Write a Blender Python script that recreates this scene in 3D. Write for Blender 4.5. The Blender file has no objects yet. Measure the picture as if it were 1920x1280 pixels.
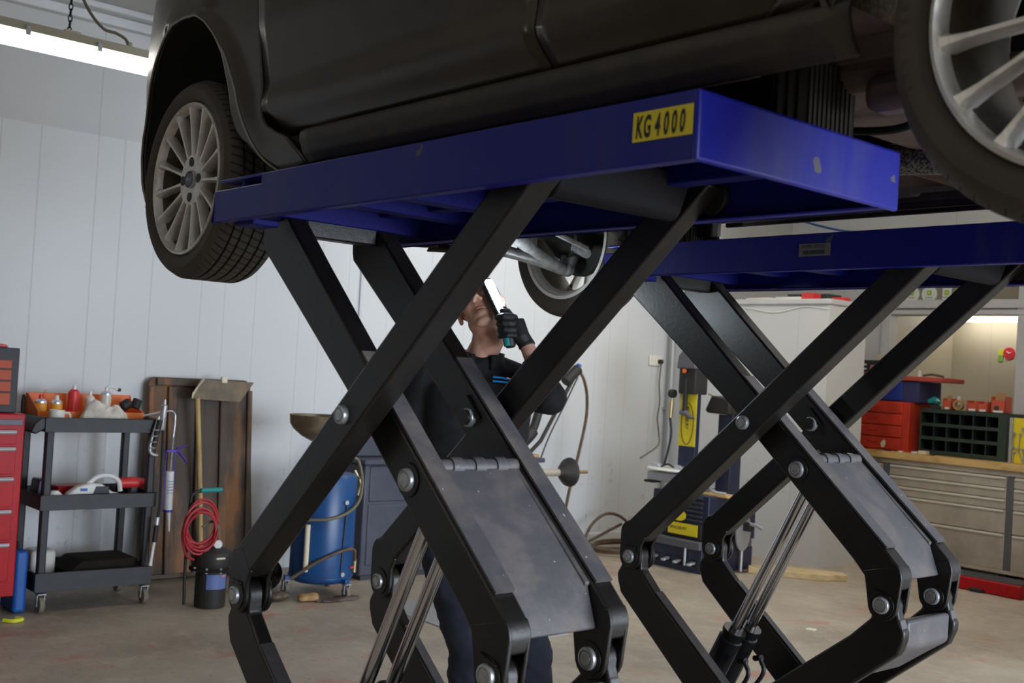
import bpy, bmesh, math, random
from math import sin, cos, pi, radians, atan2, sqrt, floor
from mathutils import Vector, Matrix
random.seed(7)
SC = bpy.context.scene
COL = SC.collection
D = bpy.data

# ------------------------------------------------------------------ materials
def ntree(m):
    m.use_nodes = True
    nt = m.node_tree
    return nt, nt.nodes, nt.links, nt.nodes['Principled BSDF']

def mat(name, col, rough=.5, metal=0., col2=None, scale=6., lo=.4, hi=.65, bump=0., bscale=60., spec=None,
        coat=0., stretch=None, r2=None, detail=6., chips=None):
    m = D.materials.new(name)
    nt, N, L, B = ntree(m)
    c = (*col, 1)
    B.inputs['Base Color'].default_value = c
    B.inputs['Roughness'].default_value = rough
    B.inputs['Metallic'].default_value = metal
    if spec is not None: B.inputs['Specular IOR Level'].default_value = spec
    if coat: B.inputs['Coat Weight'].default_value = coat; B.inputs['Coat Roughness'].default_value = .12
    tc = N.new('ShaderNodeTexCoord')
    src = tc.outputs['Object']
    if stretch:
        mp = N.new('ShaderNodeMapping'); mp.inputs['Scale'].default_value = stretch
        L.new(src, mp.inputs['Vector']); src = mp.outputs[0]
    if col2 is not None:
        n = N.new('ShaderNodeTexNoise'); n.inputs['Scale'].default_value = scale; n.inputs['Detail'].default_value = detail
        n.inputs['Roughness'].default_value = .62
        L.new(src, n.inputs['Vector'])
        r = N.new('ShaderNodeMapRange'); r.inputs[1].default_value = lo; r.inputs[2].default_value = hi
        L.new(n.outputs['Fac'], r.inputs[0])
        mx = N.new('ShaderNodeMix'); mx.data_type = 'RGBA'
        mx.inputs['A'].default_value = c; mx.inputs['B'].default_value = (*col2, 1)
        L.new(r.outputs[0], mx.inputs['Factor']); L.new(mx.outputs['Result'], B.inputs['Base Color'])
        if r2 is not None:
            q = N.new('ShaderNodeMapRange'); q.inputs[3].default_value = rough; q.inputs[4].default_value = r2
            L.new(r.outputs[0], q.inputs[0]); L.new(q.outputs[0], B.inputs['Roughness'])
    if chips:
        cc, cs, ct = chips
        n4 = N.new('ShaderNodeTexNoise'); n4.inputs['Scale'].default_value = cs; n4.inputs['Detail'].default_value = 2.5
        L.new(tc.outputs['Object'], n4.inputs['Vector'])
        r4 = N.new('ShaderNodeMapRange'); r4.inputs[1].default_value = ct; r4.inputs[2].default_value = ct + .015
        L.new(n4.outputs['Fac'], r4.inputs[0])
        m4 = N.new('ShaderNodeMix'); m4.data_type = 'RGBA'; m4.inputs['B'].default_value = (*cc, 1)
        L.new(r4.outputs[0], m4.inputs['Factor'])
        if B.inputs['Base Color'].links: L.new(B.inputs['Base Color'].links[0].from_socket, m4.inputs['A'])
        else: m4.inputs['A'].default_value = c
        L.new(m4.outputs['Result'], B.inputs['Base Color'])
    if bump:
        n2 = N.new('ShaderNodeTexNoise'); n2.inputs['Scale'].default_value = bscale; n2.inputs['Detail'].default_value = 3
        L.new(src, n2.inputs['Vector'])
        b = N.new('ShaderNodeBump'); b.inputs['Strength'].default_value = bump; b.inputs['Distance'].default_value = .004
        L.new(n2.outputs['Fac'], b.inputs['Height']); L.new(b.outputs[0], B.inputs['Normal'])
    return m

def emis(name, col, s):
    m = D.materials.new(name)
    nt, N, L, B = ntree(m)
    B.inputs['Base Color'].default_value = (.8, .8, .8, 1)
    B.inputs['Emission Color'].default_value = (*col, 1)
    B.inputs['Emission Strength'].default_value = s
    return m

M = {}
M['arm'] = mat('black_painted_steel', (.0085, .0066, .0052), .38, 0, (.021, .016, .012), 5, .55, .85, .12, 90, spec=.55)
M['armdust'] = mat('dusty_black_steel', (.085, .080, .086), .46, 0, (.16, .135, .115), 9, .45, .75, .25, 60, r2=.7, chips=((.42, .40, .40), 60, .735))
M['blue'] = mat('blue_paint', (.006, .008, .21), .40, 0, (.045, .045, .14), 5, .52, .82, .08, 40, stretch=(1, 1, .25), spec=.35, chips=((.085, .08, .10), 15, .70))
M['blueshade'] = mat('blue_paint_shaded', (.003, .004, .13), .6, spec=.25)  # same blue with the shade under the deck put into it
M['chrome'] = mat('zinc_steel', (.50, .51, .52), .34, .55, (.32, .31, .29), 40, .45, .7)
M['rod'] = mat('chrome_rod', (.62, .60, .60), .13, 1.)
M['cyl'] = mat('cylinder_black', (.012, .012, .013), .3)
M['yellow'] = mat('yellow_sticker', (.78, .62, .02), .5)
M['ink'] = mat('black_ink', (.012, .011, .010), .6)
M['grey_sticker'] = mat('grey_sticker', (.16, .15, .15), .6)
M['ink2'] = mat('dark_grey_ink', (.05, .048, .05), .6)
M['car'] = mat('dark_metallic_paint', (.030, .021, .012), .34, .12, (.060, .043, .026), 3, .4, .8, .03, 200, coat=.15)
M['carlow'] = mat('dusty_sill_plastic', (.030, .024, .017), .55, .0, (.055, .042, .028), 8, .4, .7)
M['glass'] = mat('tinted_glass', (.01, .012, .012), .08)
M['liner'] = mat('black_liner', (.006, .006, .006), .9)
M['felt'] = mat('felt_liner', (.075, .052, .022), 1., 0, (.03, .022, .012), 120, .4, .6, 1., 260)
M['under'] = mat('underbody', (.15, .105, .085), .7, 0, (.075, .052, .045), 7, .4, .7, .3, 30)
M['rust'] = mat('rusty_steel', (.16, .085, .055), .75, .1, (.09, .06, .05), 14, .4, .65, .3, 50)
M['braid'] = mat('steel_braid', (.30, .29, .28), .4, .8, (.05, .05, .05), 160, .45, .55)
M['arm_alloy'] = mat('cast_alloy', (.42, .42, .42), .4, .55, (.22, .21, .20), 30, .4, .7, .2, 80)
M['barrel'] = mat('dark_wheel_barrel', (.10, .082, .060), .6, .2, (.05, .042, .032), 12)  # darker and browner than the alloy of spokes and flanges
M['rim'] = mat('alloy_rim', (.68, .65, .60), .34, .5, (.42, .37, .30), 22, .5, .8, .1, 120)
M['hub'] = mat('hub_dark', (.03, .028, .026), .6, .3)
M['badge'] = mat('badge_blue', (.03, .035, .09), .3)
M['block'] = mat('ribbed_rubber', (.022, .018, .014), .9, 0, (.015, .013, .010), 12, spec=.2)
M['white_wall'] = None
M['red'] = mat('red_paint', (.50, .006, .012), .38, 0, (.36, .006, .010), 4, spec=.25)
M['red_orange'] = mat('red_orange_paint', (.62, .045, .018), .5, 0, (.45, .03, .015), 6)
M['darkorange'] = mat('faded_orange', (.50, .09, .04), .6)
M['orange'] = mat('orange_plastic', (.80, .17, .02), .5)
M['handle2'] = mat('bench_handle_trim', (.80, .77, .70), .35, .25)
M['armdust_sheen'] = mat('dusty_sheen_arm_top', (.045, .041, .042), .5, 0, (.11, .095, .085), 9, .48, .75, .25, 60)  # dusty arm top, with skylight sheen painted into the tone
M['handle'] = mat('aluminium_handle', (.72, .74, .80), .3, .7)
M['blackpl'] = mat('black_plastic', (.011, .011, .013), .5, 0, (.020, .020, .023), 9, .4, .7, .1, 90)
M['dark'] = mat('dark_grey', (.035, .035, .042), .55)
M['navy'] = mat('navy_paint', (.016, .022, .055), .4, 0, (.03, .035, .06), 9)
M['slate'] = mat('slate_panel', (.045, .050, .075), .45, 0, (.07, .075, .10), 3)
M['brown'] = mat('brown_rubber', (.070, .050, .036), .65, 0, (.26, .115, .040), 2.4, .50, .66, .3, 40, stretch=(1, 2.4, .6))
M['wood'] = mat('wood_handle', (.52, .36, .14), .6, 0, (.35, .22, .09), 5, stretch=(8, 8, 1))
M['benchwood'] = mat('bench_top', (.66, .44, .17), .6, 0, (.38, .22, .08), 7, .5, .75, .1, 60, stretch=(.6, 2, 2))
M['ply'] = mat('pale_timber', (.72, .56, .32), .7, 0, (.55, .40, .2), 4, stretch=(1, 4, 6))
M['steel'] = mat('brushed_stainless', (.60, .54, .455), .42, .45, (.43, .385, .32), 5, .4, .7, .05, 90)
M['steeltrim'] = mat('grey_trim', (.13, .13, .15), .5, .3)
M['shovel'] = mat('old_steel_blade', (.11, .085, .06), .55, .4, (.18, .13, .08), 10)
M['cream'] = mat('cream_plastic', (.74, .66, .48), .6)
M['teal'] = mat('teal_grip', (.01, .27, .27), .5)
M['redhose'] = mat('red_hose', (.42, .02, .03), .45)
M['brownhose'] = mat('brown_hose', (.15, .09, .05), .5, 0, (.08, .05, .03), 12)
M['greyhose'] = mat('olive_hose', (.16, .14, .09), .5)
M['tank'] = mat('blue_tank_paint', (.008, .070, .22), .35, 0, (.015, .04, .11), 5, .5, .8)
M['bluecase'] = mat('blue_plastic', (.010, .11, .42), .45)
M['brass'] = mat('brass', (.50, .40, .22), .4, .8)
M['bowl'] = mat('oily_bowl', (.25, .20, .12), .45, .4, (.14, .10, .06), 9)
M['redvalve'] = mat('red_valve', (.6, .03, .02), .4)
M['white'] = mat('white_plastic', (.78, .78, .76), .45)
M['offwhite'] = mat('white_ceramic', (.82, .78, .68), .3)
M['cloth'] = mat('rag_cloth', (.72, .68, .60), .95, 0, (.48, .42, .33), 14, .45, .75, .4, 60)
M['amber'] = mat('amber_label', (.75, .36, .03), .5)
M['redcan'] = mat('red_can', (.70, .04, .04), .4)
M['clear'] = mat('frosted_plastic', (.70, .68, .60), .35)
M['purple'] = mat('purple_metal', (.07, .03, .34), .4, .3)
M['tile'] = None
M['paleblue'] = mat('label_blue', (.12, .17, .40), .5)
M['pinklabel'] = mat('label_pink', (.70, .22, .22), .5)
M['green'] = mat('dark_green_metal', (.018, .040, .026), .5, 0, (.03, .05, .035), 10)
M['greenin'] = mat('green_bin_plastic', (.020, .030, .036), .6)
M['bluecab'] = mat('blue_cabinet', (.020, .045, .30), .5)
M['bluecab2'] = mat('dark_blue_cabinet', (.035, .04, .13), .55)
M['redshelf'] = mat('faded_red', (.48, .075, .055), .6)
M['card'] = mat('cardboard', (.42, .25, .11), .8)
M['cardred'] = mat('red_carton', (.62, .10, .05), .6)
M['signwhite'] = mat('sign_white', (.82, .84, .78), .6)
M['signgreen'] = mat('sign_green', (.28, .55, .08), .6)
M['signyellow'] = mat('sign_yellow', (.75, .75, .05), .6)
M['signred'] = mat('sign_red', (.70, .03, .06), .5)
M['socket'] = mat('socket_cream', (.80, .76, .66), .4)
M['fixture'] = mat('beige_housing', (.55, .50, .38), .5)
M['galv'] = mat('galvanised', (.42, .43, .44), .5, .5)
M['tube'] = emis('lit_diffuser', (1, .94, .84), 40.)
M['tube4'] = emis('fill_diffuser_rear', (1, .94, .84), 24.)
M['tube3'] = emis('lit_diffuser_soft', (1, .96, .88), 6.)
M['tube2'] = emis('lit_diffuser_dim', (1, .96, .88), 9.)
M['led'] = emis('led_panel', (.80, .92, 1), 180.)
M['skin'] = mat('skin', (.72, .42, .31), .5, 0, (.62, .31, .22), 12, .4, .7)
M['stubble'] = mat('stubble', (.22, .14, .11), .7)
M['jacket'] = mat('black_workwear', (.006, .006, .007), .85, 0, (.012, .012, .014), 5, .4, .7, .35, 25)
M['trouser'] = mat('navy_trousers', (.010, .013, .026), .85, 0, (.022, .025, .042), 6, .4, .7, .4, 22)
M['glove'] = mat('black_glove', (.014, .014, .016), .6, 0, (.05, .05, .055), 30, .6, .8)
M['logo'] = mat('logo_blue', (.01, .22, .55), .5)
M['hair'] = mat('dark_cap', (.010, .010, .011), .9)
M['beamdark'] = mat('grey_steel_beam', (.10, .10, .105), .6)

def groove_mat(name, col, axis, lines, period, depth=.22, dirt=None, col2=None, xo=0.):
    """painted sheet panels: thin recessed joints at given offsets of a repeating period along one axis"""
    m = D.materials.new(name); nt, N, L, B = ntree(m)
    tc = N.new('ShaderNodeTexCoord'); sp = N.new('ShaderNodeSeparateXYZ'); L.new(tc.outputs['Object'], sp.inputs[0])
    prev = None
    for off in lines:
        a = N.new('ShaderNodeMath'); a.operation = 'SUBTRACT'; a.inputs[1].default_value = off + xo
        L.new(sp.outputs[axis], a.inputs[0])
        b = N.new('ShaderNodeMath'); b.operation = 'PINGPONG'; b.inputs[1].default_value = period / 2
        L.new(a.outputs[0], b.inputs[0])
        c = N.new('ShaderNodeMapRange'); c.inputs[1].default_value = .001; c.inputs[2].default_value = .006
        L.new(b.outputs[0], c.inputs[0])
        if prev is None: prev = c.outputs[0]
        else:
            d = N.new('ShaderNodeMath'); d.operation = 'MINIMUM'; L.new(prev, d.inputs[0]); L.new(c.outputs[0], d.inputs[1]); prev = d.outputs[0]
    bp = N.new('ShaderNodeBump'); bp.inputs['Strength'].default_value = depth; bp.inputs['Distance'].default_value = .006
    L.new(prev, bp.inputs['Height']); L.new(bp.outputs[0], B.inputs['Normal'])
    mx = N.new('ShaderNodeMix'); mx.data_type = 'RGBA'
    mx.inputs['A'].default_value = tuple(x * .86 for x in col) + (1,); mx.inputs['B'].default_value = (*col, 1)
    L.new(prev, mx.inputs['Factor'])
    out = mx.outputs['Result']
    # greasy smudges, mostly on the lower part
    n = N.new('ShaderNodeTexNoise'); n.inputs['Scale'].default_value = 9.; n.inputs['Detail'].default_value = 9; n.inputs['Roughness'].default_value = .7
    L.new(tc.outputs['Object'], n.inputs['Vector'])
    r = N.new('ShaderNodeMapRange'); r.inputs[1].default_value = .60; r.inputs[2].default_value = .72
    L.new(n.outputs['Fac'], r.inputs[0])
    z = N.new('ShaderNodeMapRange'); z.inputs[1].default_value = 1.3; z.inputs[2].default_value = .2; z.inputs[4].default_value = .75
    L.new(sp.outputs[2], z.inputs[0])
    mu = N.new('ShaderNodeMath'); mu.operation = 'MULTIPLY'; L.new(r.outputs[0], mu.inputs[0]); L.new(z.outputs[0], mu.inputs[1])
    m2 = N.new('ShaderNodeMix'); m2.data_type = 'RGBA'; m2.inputs['B'].default_value = (.22, .21, .20, 1)
    L.new(mu.outputs[0], m2.inputs['Factor']); L.new(out, m2.inputs['A'])
    n3 = N.new('ShaderNodeTexNoise'); n3.inputs['Scale'].default_value = .7; L.new(tc.outputs['Object'], n3.inputs['Vector'])
    r3 = N.new('ShaderNodeMapRange'); r3.inputs[1].default_value = .3; r3.inputs[2].default_value = .7; r3.inputs[3].default_value = .93; r3.inputs[4].default_value = 1.03
    L.new(n3.outputs['Fac'], r3.inputs[0])
    m3 = N.new('ShaderNodeVectorMath'); m3.operation = 'SCALE'; L.new(m2.outputs['Result'], m3.inputs[0]); L.new(r3.outputs[0], m3.inputs['Scale'])
    L.new(m3.outputs[0], B.inputs['Base Color'])
    B.inputs['Roughness'].default_value = .42
    return m

M['wallL'] = groove_mat('white_sheet_panels', (.62, .635, .64), 1, (2.23, 2.58, 2.75), .75)
M['wallLu'] = groove_mat('white_upper_panels', (.54, .545, .54), 1, (2.58,), 1.15)
M['wallB'] = groove_mat('white_sheet_panels_back', (.70, .71, .71), 0, (-6.2, -6.75), 1.1)
M['wallC'] = groove_mat('cream_panels', (.62, .565, .44), 0, (-5.48,), 1.1)
M['plain'] = mat('plain_white_paint', (.66, .67, .67), .5, 0, (.58, .59, .60), 3)

def floor_mat():
    m = D.materials.new('stained_concrete'); nt, N, L, B = ntree(m)
    tc = N.new('ShaderNodeTexCoord')
    def noise(s, d=8, r=.62, stretch=None):
        n = N.new('ShaderNodeTexNoise'); n.inputs['Scale'].default_value = s; n.inputs['Detail'].default_value = d; n.inputs['Roughness'].default_value = r
        if stretch:
            mp = N.new('ShaderNodeMapping'); mp.inputs['Scale'].default_value = stretch; L.new(tc.outputs['Object'], mp.inputs[0]); L.new(mp.outputs[0], n.inputs['Vector'])
        else: L.new(tc.outputs['Object'], n.inputs['Vector'])
        return n.outputs['Fac']
    def mixc(fac, lo, hi, a, bcol, amt=1.):
        r = N.new('ShaderNodeMapRange'); r.inputs[1].default_value = lo; r.inputs[2].default_value = hi; r.inputs[4].default_value = amt
        L.new(fac, r.inputs[0])
        mx = N.new('ShaderNodeMix'); mx.data_type = 'RGBA'
        if isinstance(a, tuple): mx.inputs['A'].default_value = (*a, 1)
        else: L.new(a, mx.inputs['A'])
        mx.inputs['B'].default_value = (*bcol, 1); L.new(r.outputs[0], mx.inputs['Factor'])
        return mx.outputs['Result']
    c = mixc(noise(1.6), .35, .7, (.49, .425, .335), (.31, .255, .195))
    c = mixc(noise(7., 9, .7), .5, .72, c, (.58, .51, .41), .7)
    c = mixc(noise(14., 9, .75, (1, 2.2, 1)), .56, .70, c, (.15, .11, .08), .7)
    c = mixc(noise(2.3, 6, .6, (1.3, 1, 1)), .575, .66, c, (.48, .19, .13), .6)
    c = mixc(noise(.9, 4), .58, .75, c, (.22, .19, .16), .5)
    L.new(c, B.inputs['Base Color'])
    B.inputs['Roughness'].default_value = .48
    bp = N.new('ShaderNodeBump'); bp.inputs['Strength'].default_value = .25; bp.inputs['Distance'].default_value = .004
    L.new(noise(26., 6), bp.inputs['Height']); L.new(bp.outputs[0], B.inputs['Normal'])
    return m
M['floor'] = floor_mat()

def tyre_mat():
    m = D.materials.new('tyre_rubber'); nt, N, L, B = ntree(m)
    tc = N.new('ShaderNodeTexCoord'); sp = N.new('ShaderNodeSeparateXYZ'); L.new(tc.outputs['Object'], sp.inputs[0])
    an = N.new('ShaderNodeMath'); an.operation = 'ARCTAN2'; L.new(sp.outputs[2], an.inputs[0]); L.new(sp.outputs[0], an.inputs[1])
    sk = N.new('ShaderNodeMath'); sk.operation = 'MULTIPLY_ADD'; sk.inputs[1].default_value = 1.2; L.new(sp.outputs[1], sk.inputs[0]); L.new(an.outputs[0], sk.inputs[2])
    sc = N.new('ShaderNodeMath'); sc.operation = 'MULTIPLY'; sc.inputs[1].default_value = 74 / (2 * pi); L.new(sk.outputs[0], sc.inputs[0])
    fr = N.new('ShaderNodeMath'); fr.operation = 'PINGPONG'; fr.inputs[1].default_value = .5; L.new(sc.outputs[0], fr.inputs[0])
    st = N.new('ShaderNodeMapRange'); st.inputs[1].default_value = .06; st.inputs[2].default_value = .12; L.new(fr.outputs[0], st.inputs[0])
    # only where the surface is tread (radius > .284)
    ln = N.new('ShaderNodeCombineXYZ'); L.new(sp.outputs[0], ln.inputs[0]); L.new(sp.outputs[2], ln.inputs[2])
    le = N.new('ShaderNodeVectorMath'); le.operation = 'LENGTH'; L.new(ln.outputs[0], le.inputs[0])
    g = N.new('ShaderNodeMapRange'); g.inputs[1].default_value = .2715; g.inputs[2].default_value = .275; L.new(le.outputs['Value'], g.inputs[0])
    iv = N.new('ShaderNodeMath'); iv.operation = 'SUBTRACT'; iv.inputs[0].default_value = 1; L.new(g.outputs[0], iv.inputs[1])
    mxm = N.new('ShaderNodeMath'); mxm.operation = 'MAXIMUM'; L.new(st.outputs[0], mxm.inputs[0]); L.new(iv.outputs[0], mxm.inputs[1])
    bp = N.new('ShaderNodeBump'); bp.inputs['Strength'].default_value = .9; bp.inputs['Distance'].default_value = .006
    L.new(mxm.outputs[0], bp.inputs['Height']); L.new(bp.outputs[0], B.inputs['Normal'])
    n = N.new('ShaderNodeTexNoise'); n.inputs['Scale'].default_value = 9; L.new(tc.outputs['Object'], n.inputs['Vector'])
    mx = N.new('ShaderNodeMix'); mx.data_type = 'RGBA'; mx.inputs['A'].default_value = (.034, .029, .024, 1); mx.inputs['B'].default_value = (.075, .058, .040, 1)
    L.new(n.outputs['Fac'], mx.inputs['Factor'])
    m2 = N.new('ShaderNodeMix'); m2.data_type = 'RGBA'; m2.inputs['A'].default_value = (.012, .011, .010, 1)
    L.new(mxm.outputs[0], m2.inputs['Factor']); L.new(mx.outputs['Result'], m2.inputs['B']); L.new(m2.outputs['Result'], B.inputs['Base Color'])
    B.inputs['Roughness'].default_value = .7
    return m
M['tyre'] = tyre_mat()

# ------------------------------------------------------------------ mesh builder
def wloc(o):
    v = Vector((0, 0, 0))
    while o is not None:
        v += Vector(o.location); o = o.parent
    return v

class MB:
    def __init__(s): s.v = []; s.f = []
    def add(s, vs, fs):
        n = len(s.v); s.v += [tuple(p) for p in vs]; s.f += [[i + n for i in f] for f in fs]; return s
    def box(s, x0, x1, y0, y1, z0, z1):
        v = [(x0, y0, z0), (x1, y0, z0), (x1, y1, z0), (x0, y1, z0), (x0, y0, z1), (x1, y0, z1), (x1, y1, z1), (x0, y1, z1)]
        return s.add(v, [(0, 3, 2, 1), (4, 5, 6, 7), (0, 1, 5, 4), (1, 2, 6, 5), (2, 3, 7, 6), (3, 0, 4, 7)])
    def obox(s, c, size, rot=(0, 0, 0)):
        R = Matrix.Rotation(rot[2], 3, 'Z') @ Matrix.Rotation(rot[1], 3, 'Y') @ Matrix.Rotation(rot[0], 3, 'X')
        a, b, d = size[0] / 2, size[1] / 2, size[2] / 2
        v = [Vector(c) + R @ Vector(p) for p in [(-a, -b, -d), (a, -b, -d), (a, b, -d), (-a, b, -d), (-a, -b, d), (a, -b, d), (a, b, d), (-a, b, d)]]
        return s.add(v, [(0, 3, 2, 1), (4, 5, 6, 7), (0, 1, 5, 4), (1, 2, 6, 5), (2, 3, 7, 6), (3, 0, 4, 7)])
    def prism(s, poly, a0, a1, axis='y'):
        """poly in the two other axes (x,z for y ; y,z for x ; x,y for z)"""
        def P(p, a):
            return (p[0], a, p[1]) if axis == 'y' else ((a, p[0], p[1]) if axis == 'x' else (p[0], p[1], a))
        n = len(poly)
        v = [P(p, a0) for p in poly] + [P(p, a1) for p in poly]
        f = [tuple(range(n)), tuple(range(2 * n - 1, n - 1, -1))] + [(i, i + n, (i + 1) % n + n, (i + 1) % n) for i in range(n)]
        return s.add(v, f)
    def tube(s, pts, r, seg=10, cap=True):
        pts = [Vector(p) for p in pts]; n = len(pts)
        rr = r if isinstance(r, (list, tuple)) else [r] * n
        t0 = (pts[1] - pts[0]).normalized()
        up = Vector((0, 0, 1)) if abs(t0.z) < .9 else Vector((1, 0, 0))
        nx = t0.cross(up).normalized(); vs = []
        for i, p in enumerate(pts):
            t = (pts[min(i + 1, n - 1)] - pts[max(i - 1, 0)])
            t = t.normalized() if t.length > 1e-9 else t0
            nx = (nx - t * nx.dot(t)); nx = nx.normalized() if nx.length > 1e-6 else t.orthogonal().normalized()
            b = t.cross(nx)
            for k in range(seg):
                a = 2 * pi * k / seg
                vs.append(p + (nx * cos(a) + b * sin(a)) * rr[i])
        fs = []
        for i in range(n - 1):
            for k in range(seg):
                fs.append((i * seg + k, i * seg + (k + 1) % seg, (i + 1) * seg + (k + 1) % seg, (i + 1) * seg + k))
        if cap: fs += [tuple(range(seg - 1, -1, -1)), tuple((n - 1) * seg + k for k in range(seg))]
        return s.add(vs, fs)
    def cyl(s, p0, p1, r0, r1=None, seg=20):
        return s.tube([p0, p1], [r0, r0 if r1 is None else r1], seg)
    def lathe(s, prof, c, axis='z', seg=32, close=False, scale=(1, 1)):
        """prof list of (r, h) along axis"""
        n = len(prof); vs = []
        for k in range(seg):
            a = 2 * pi * k / seg
            for r, h in prof:
                u, w = r * cos(a) * scale[0], r * sin(a) * scale[1]
                if axis == 'z': vs.append((c[0] + u, c[1] + w, c[2] + h))
                elif axis == 'y': vs.append((c[0] + u, c[1] + h, c[2] + w))
                else: vs.append((c[0] + h, c[1] + u, c[2] + w))
        fs = []
        m = n if close else n - 1
        for k in range(seg):
            for i in range(m):
                j = (i + 1) % n
                fs.append((k * n + i, ((k + 1) % seg) * n + i, ((k + 1) % seg) * n + j, k * n + j))
        return s.add(vs, fs)
    def grid(s, fn, nu, nv, flip=False):
        vs = [fn(i / nu, j / nv) for i in range(nu + 1) for j in range(nv + 1)]
        fs = []
        for i in range(nu):
            for j in range(nv):
                a = i * (nv + 1) + j; q = (a, a + nv + 1, a + nv + 2, a + 1)
                fs.append(q[::-1] if flip else q)
        return s.add(vs, fs)
    def sphere(s, c, r, seg=16, rings=10):
        r = r if isinstance(r, (tuple, list)) else (r, r, r)
        vs = []; fs = []
        for i in range(rings + 1):
            th = pi * i / rings
            for k in range(seg):
                a = 2 * pi * k / seg
                vs.append((c[0] + r[0] * sin(th) * cos(a), c[1] + r[1] * sin(th) * sin(a), c[2] + r[2] * cos(th)))
        for i in range(rings):
            for k in range(seg):
                fs.append((i * seg + k, (i + 1) * seg + k, (i + 1) * seg + (k + 1) % seg, i * seg + (k + 1) % seg))
        return s.add(vs, fs)
    def xform(s, mtx, i0=0):
        s.v = s.v[:i0] + [tuple(mtx @ Vector(p)) for p in s.v[i0:]]; return s
    def islands(s):
        """face islands, clustered when their bounding boxes touch"""
        n = len(s.v); par = list(range(n))
        def find(a):
            while par[a] != a: par[a] = par[par[a]]; a = par[a]
            return a
        for f in s.f:
            r = find(f[0])
            for i in f[1:]: par[find(i)] = r
        g = {}
        for fi, f in enumerate(s.f): g.setdefault(find(f[0]), []).append(fi)
        cl = []
        for fl_ in g.values():
            ids = {i for fi in fl_ for i in s.f[fi]}
            lo = [min(s.v[i][k] for i in ids) - .0008 for k in range(3)]; hi = [max(s.v[i][k] for i in ids) + .0008 for k in range(3)]
            cl.append([lo, hi, fl_])
        ch = True
        while ch and len(cl) > 1:
            ch = False
            for a in range(len(cl)):
                for b in range(a + 1, len(cl)):
                    A, B = cl[a], cl[b]
                    if all(A[0][k] <= B[1][k] and B[0][k] <= A[1][k] for k in range(3)):
                        cl[a] = [[min(A[0][k], B[0][k]) for k in range(3)], [max(A[1][k], B[1][k]) for k in range(3)], A[2] + B[2]]
                        del cl[b]; ch = True; break
                if ch: break
        return [c[2] for c in cl]
    def build(s, name, material, parent=None, bevel=0., seg=2, sharp=38, solid=0., merge=True, split=True):
        if parent and split and len(s.f) < 6000:
            isl = s.islands()
            if len(isl) > 1:
                first = None
                for fl_ in isl:
                    m = MB(); mp = {}
                    for fi in fl_:
                        q = []
                        for i in s.f[fi]:
                            if i not in mp: mp[i] = len(m.v); m.v.append(s.v[i])
                            q.append(mp[i])
                        m.f.append(q)
                    o = m.build(name, material, parent, bevel, seg, sharp, solid, merge, False)
                    first = first or o
                return first
        me = D.meshes.new(name)
        off = wloc(parent) if parent else Vector((0, 0, 0))
        me.from_pydata([tuple(Vector(p) - off) for p in s.v], [], s.f)
        bm = bmesh.new(); bm.from_mesh(me)
        if merge: bmesh.ops.remove_doubles(bm, verts=bm.verts, dist=1e-5)
        bmesh.ops.recalc_face_normals(bm, faces=bm.faces)
        bm.to_mesh(me); bm.free()
        for p in me.polygons: p.use_smooth = True
        me.set_sharp_from_angle(angle=radians(sharp))
        o = D.objects.new(name, me); COL.objects.link(o)
        if material is not None: me.materials.append(M[material] if isinstance(material, str) else material)
        if parent: o.parent = parent
        if solid:
            sm = o.modifiers.new('solid', 'SOLIDIFY'); sm.thickness = solid; sm.offset = -1
        if bevel:
            b = o.modifiers.new('bevel', 'BEVEL'); b.width = bevel; b.segments = seg; b.limit_method = 'ANGLE'; b.angle_limit = radians(35)
            b.harden_normals = False
        return o

def arc(cx, cz, r, a0, a1, n=8):
    return [(cx + r * cos(radians(a0 + (a1 - a0) * i / n)), cz + r * sin(radians(a0 + (a1 - a0) * i / n))) for i in range(n + 1)]

def spline(pts, n=8):
    """Catmull-Rom through points"""
    P = [Vector(p) for p in pts]; P = [P[0] * 2 - P[1]] + P + [P[-1] * 2 - P[-2]]; out = []
    for i in range(1, len(P) - 2):
        for k in range(n):
            t = k / n; a, b, c, d = P[i - 1], P[i], P[i + 1], P[i + 2]
            out.append(.5 * ((2 * b) + (c - a) * t + (2 * a - 5 * b + 4 * c - d) * t * t + (3 * b - a - 3 * c + d) * t ** 3))
    out.append(P[-2]); return out

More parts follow.
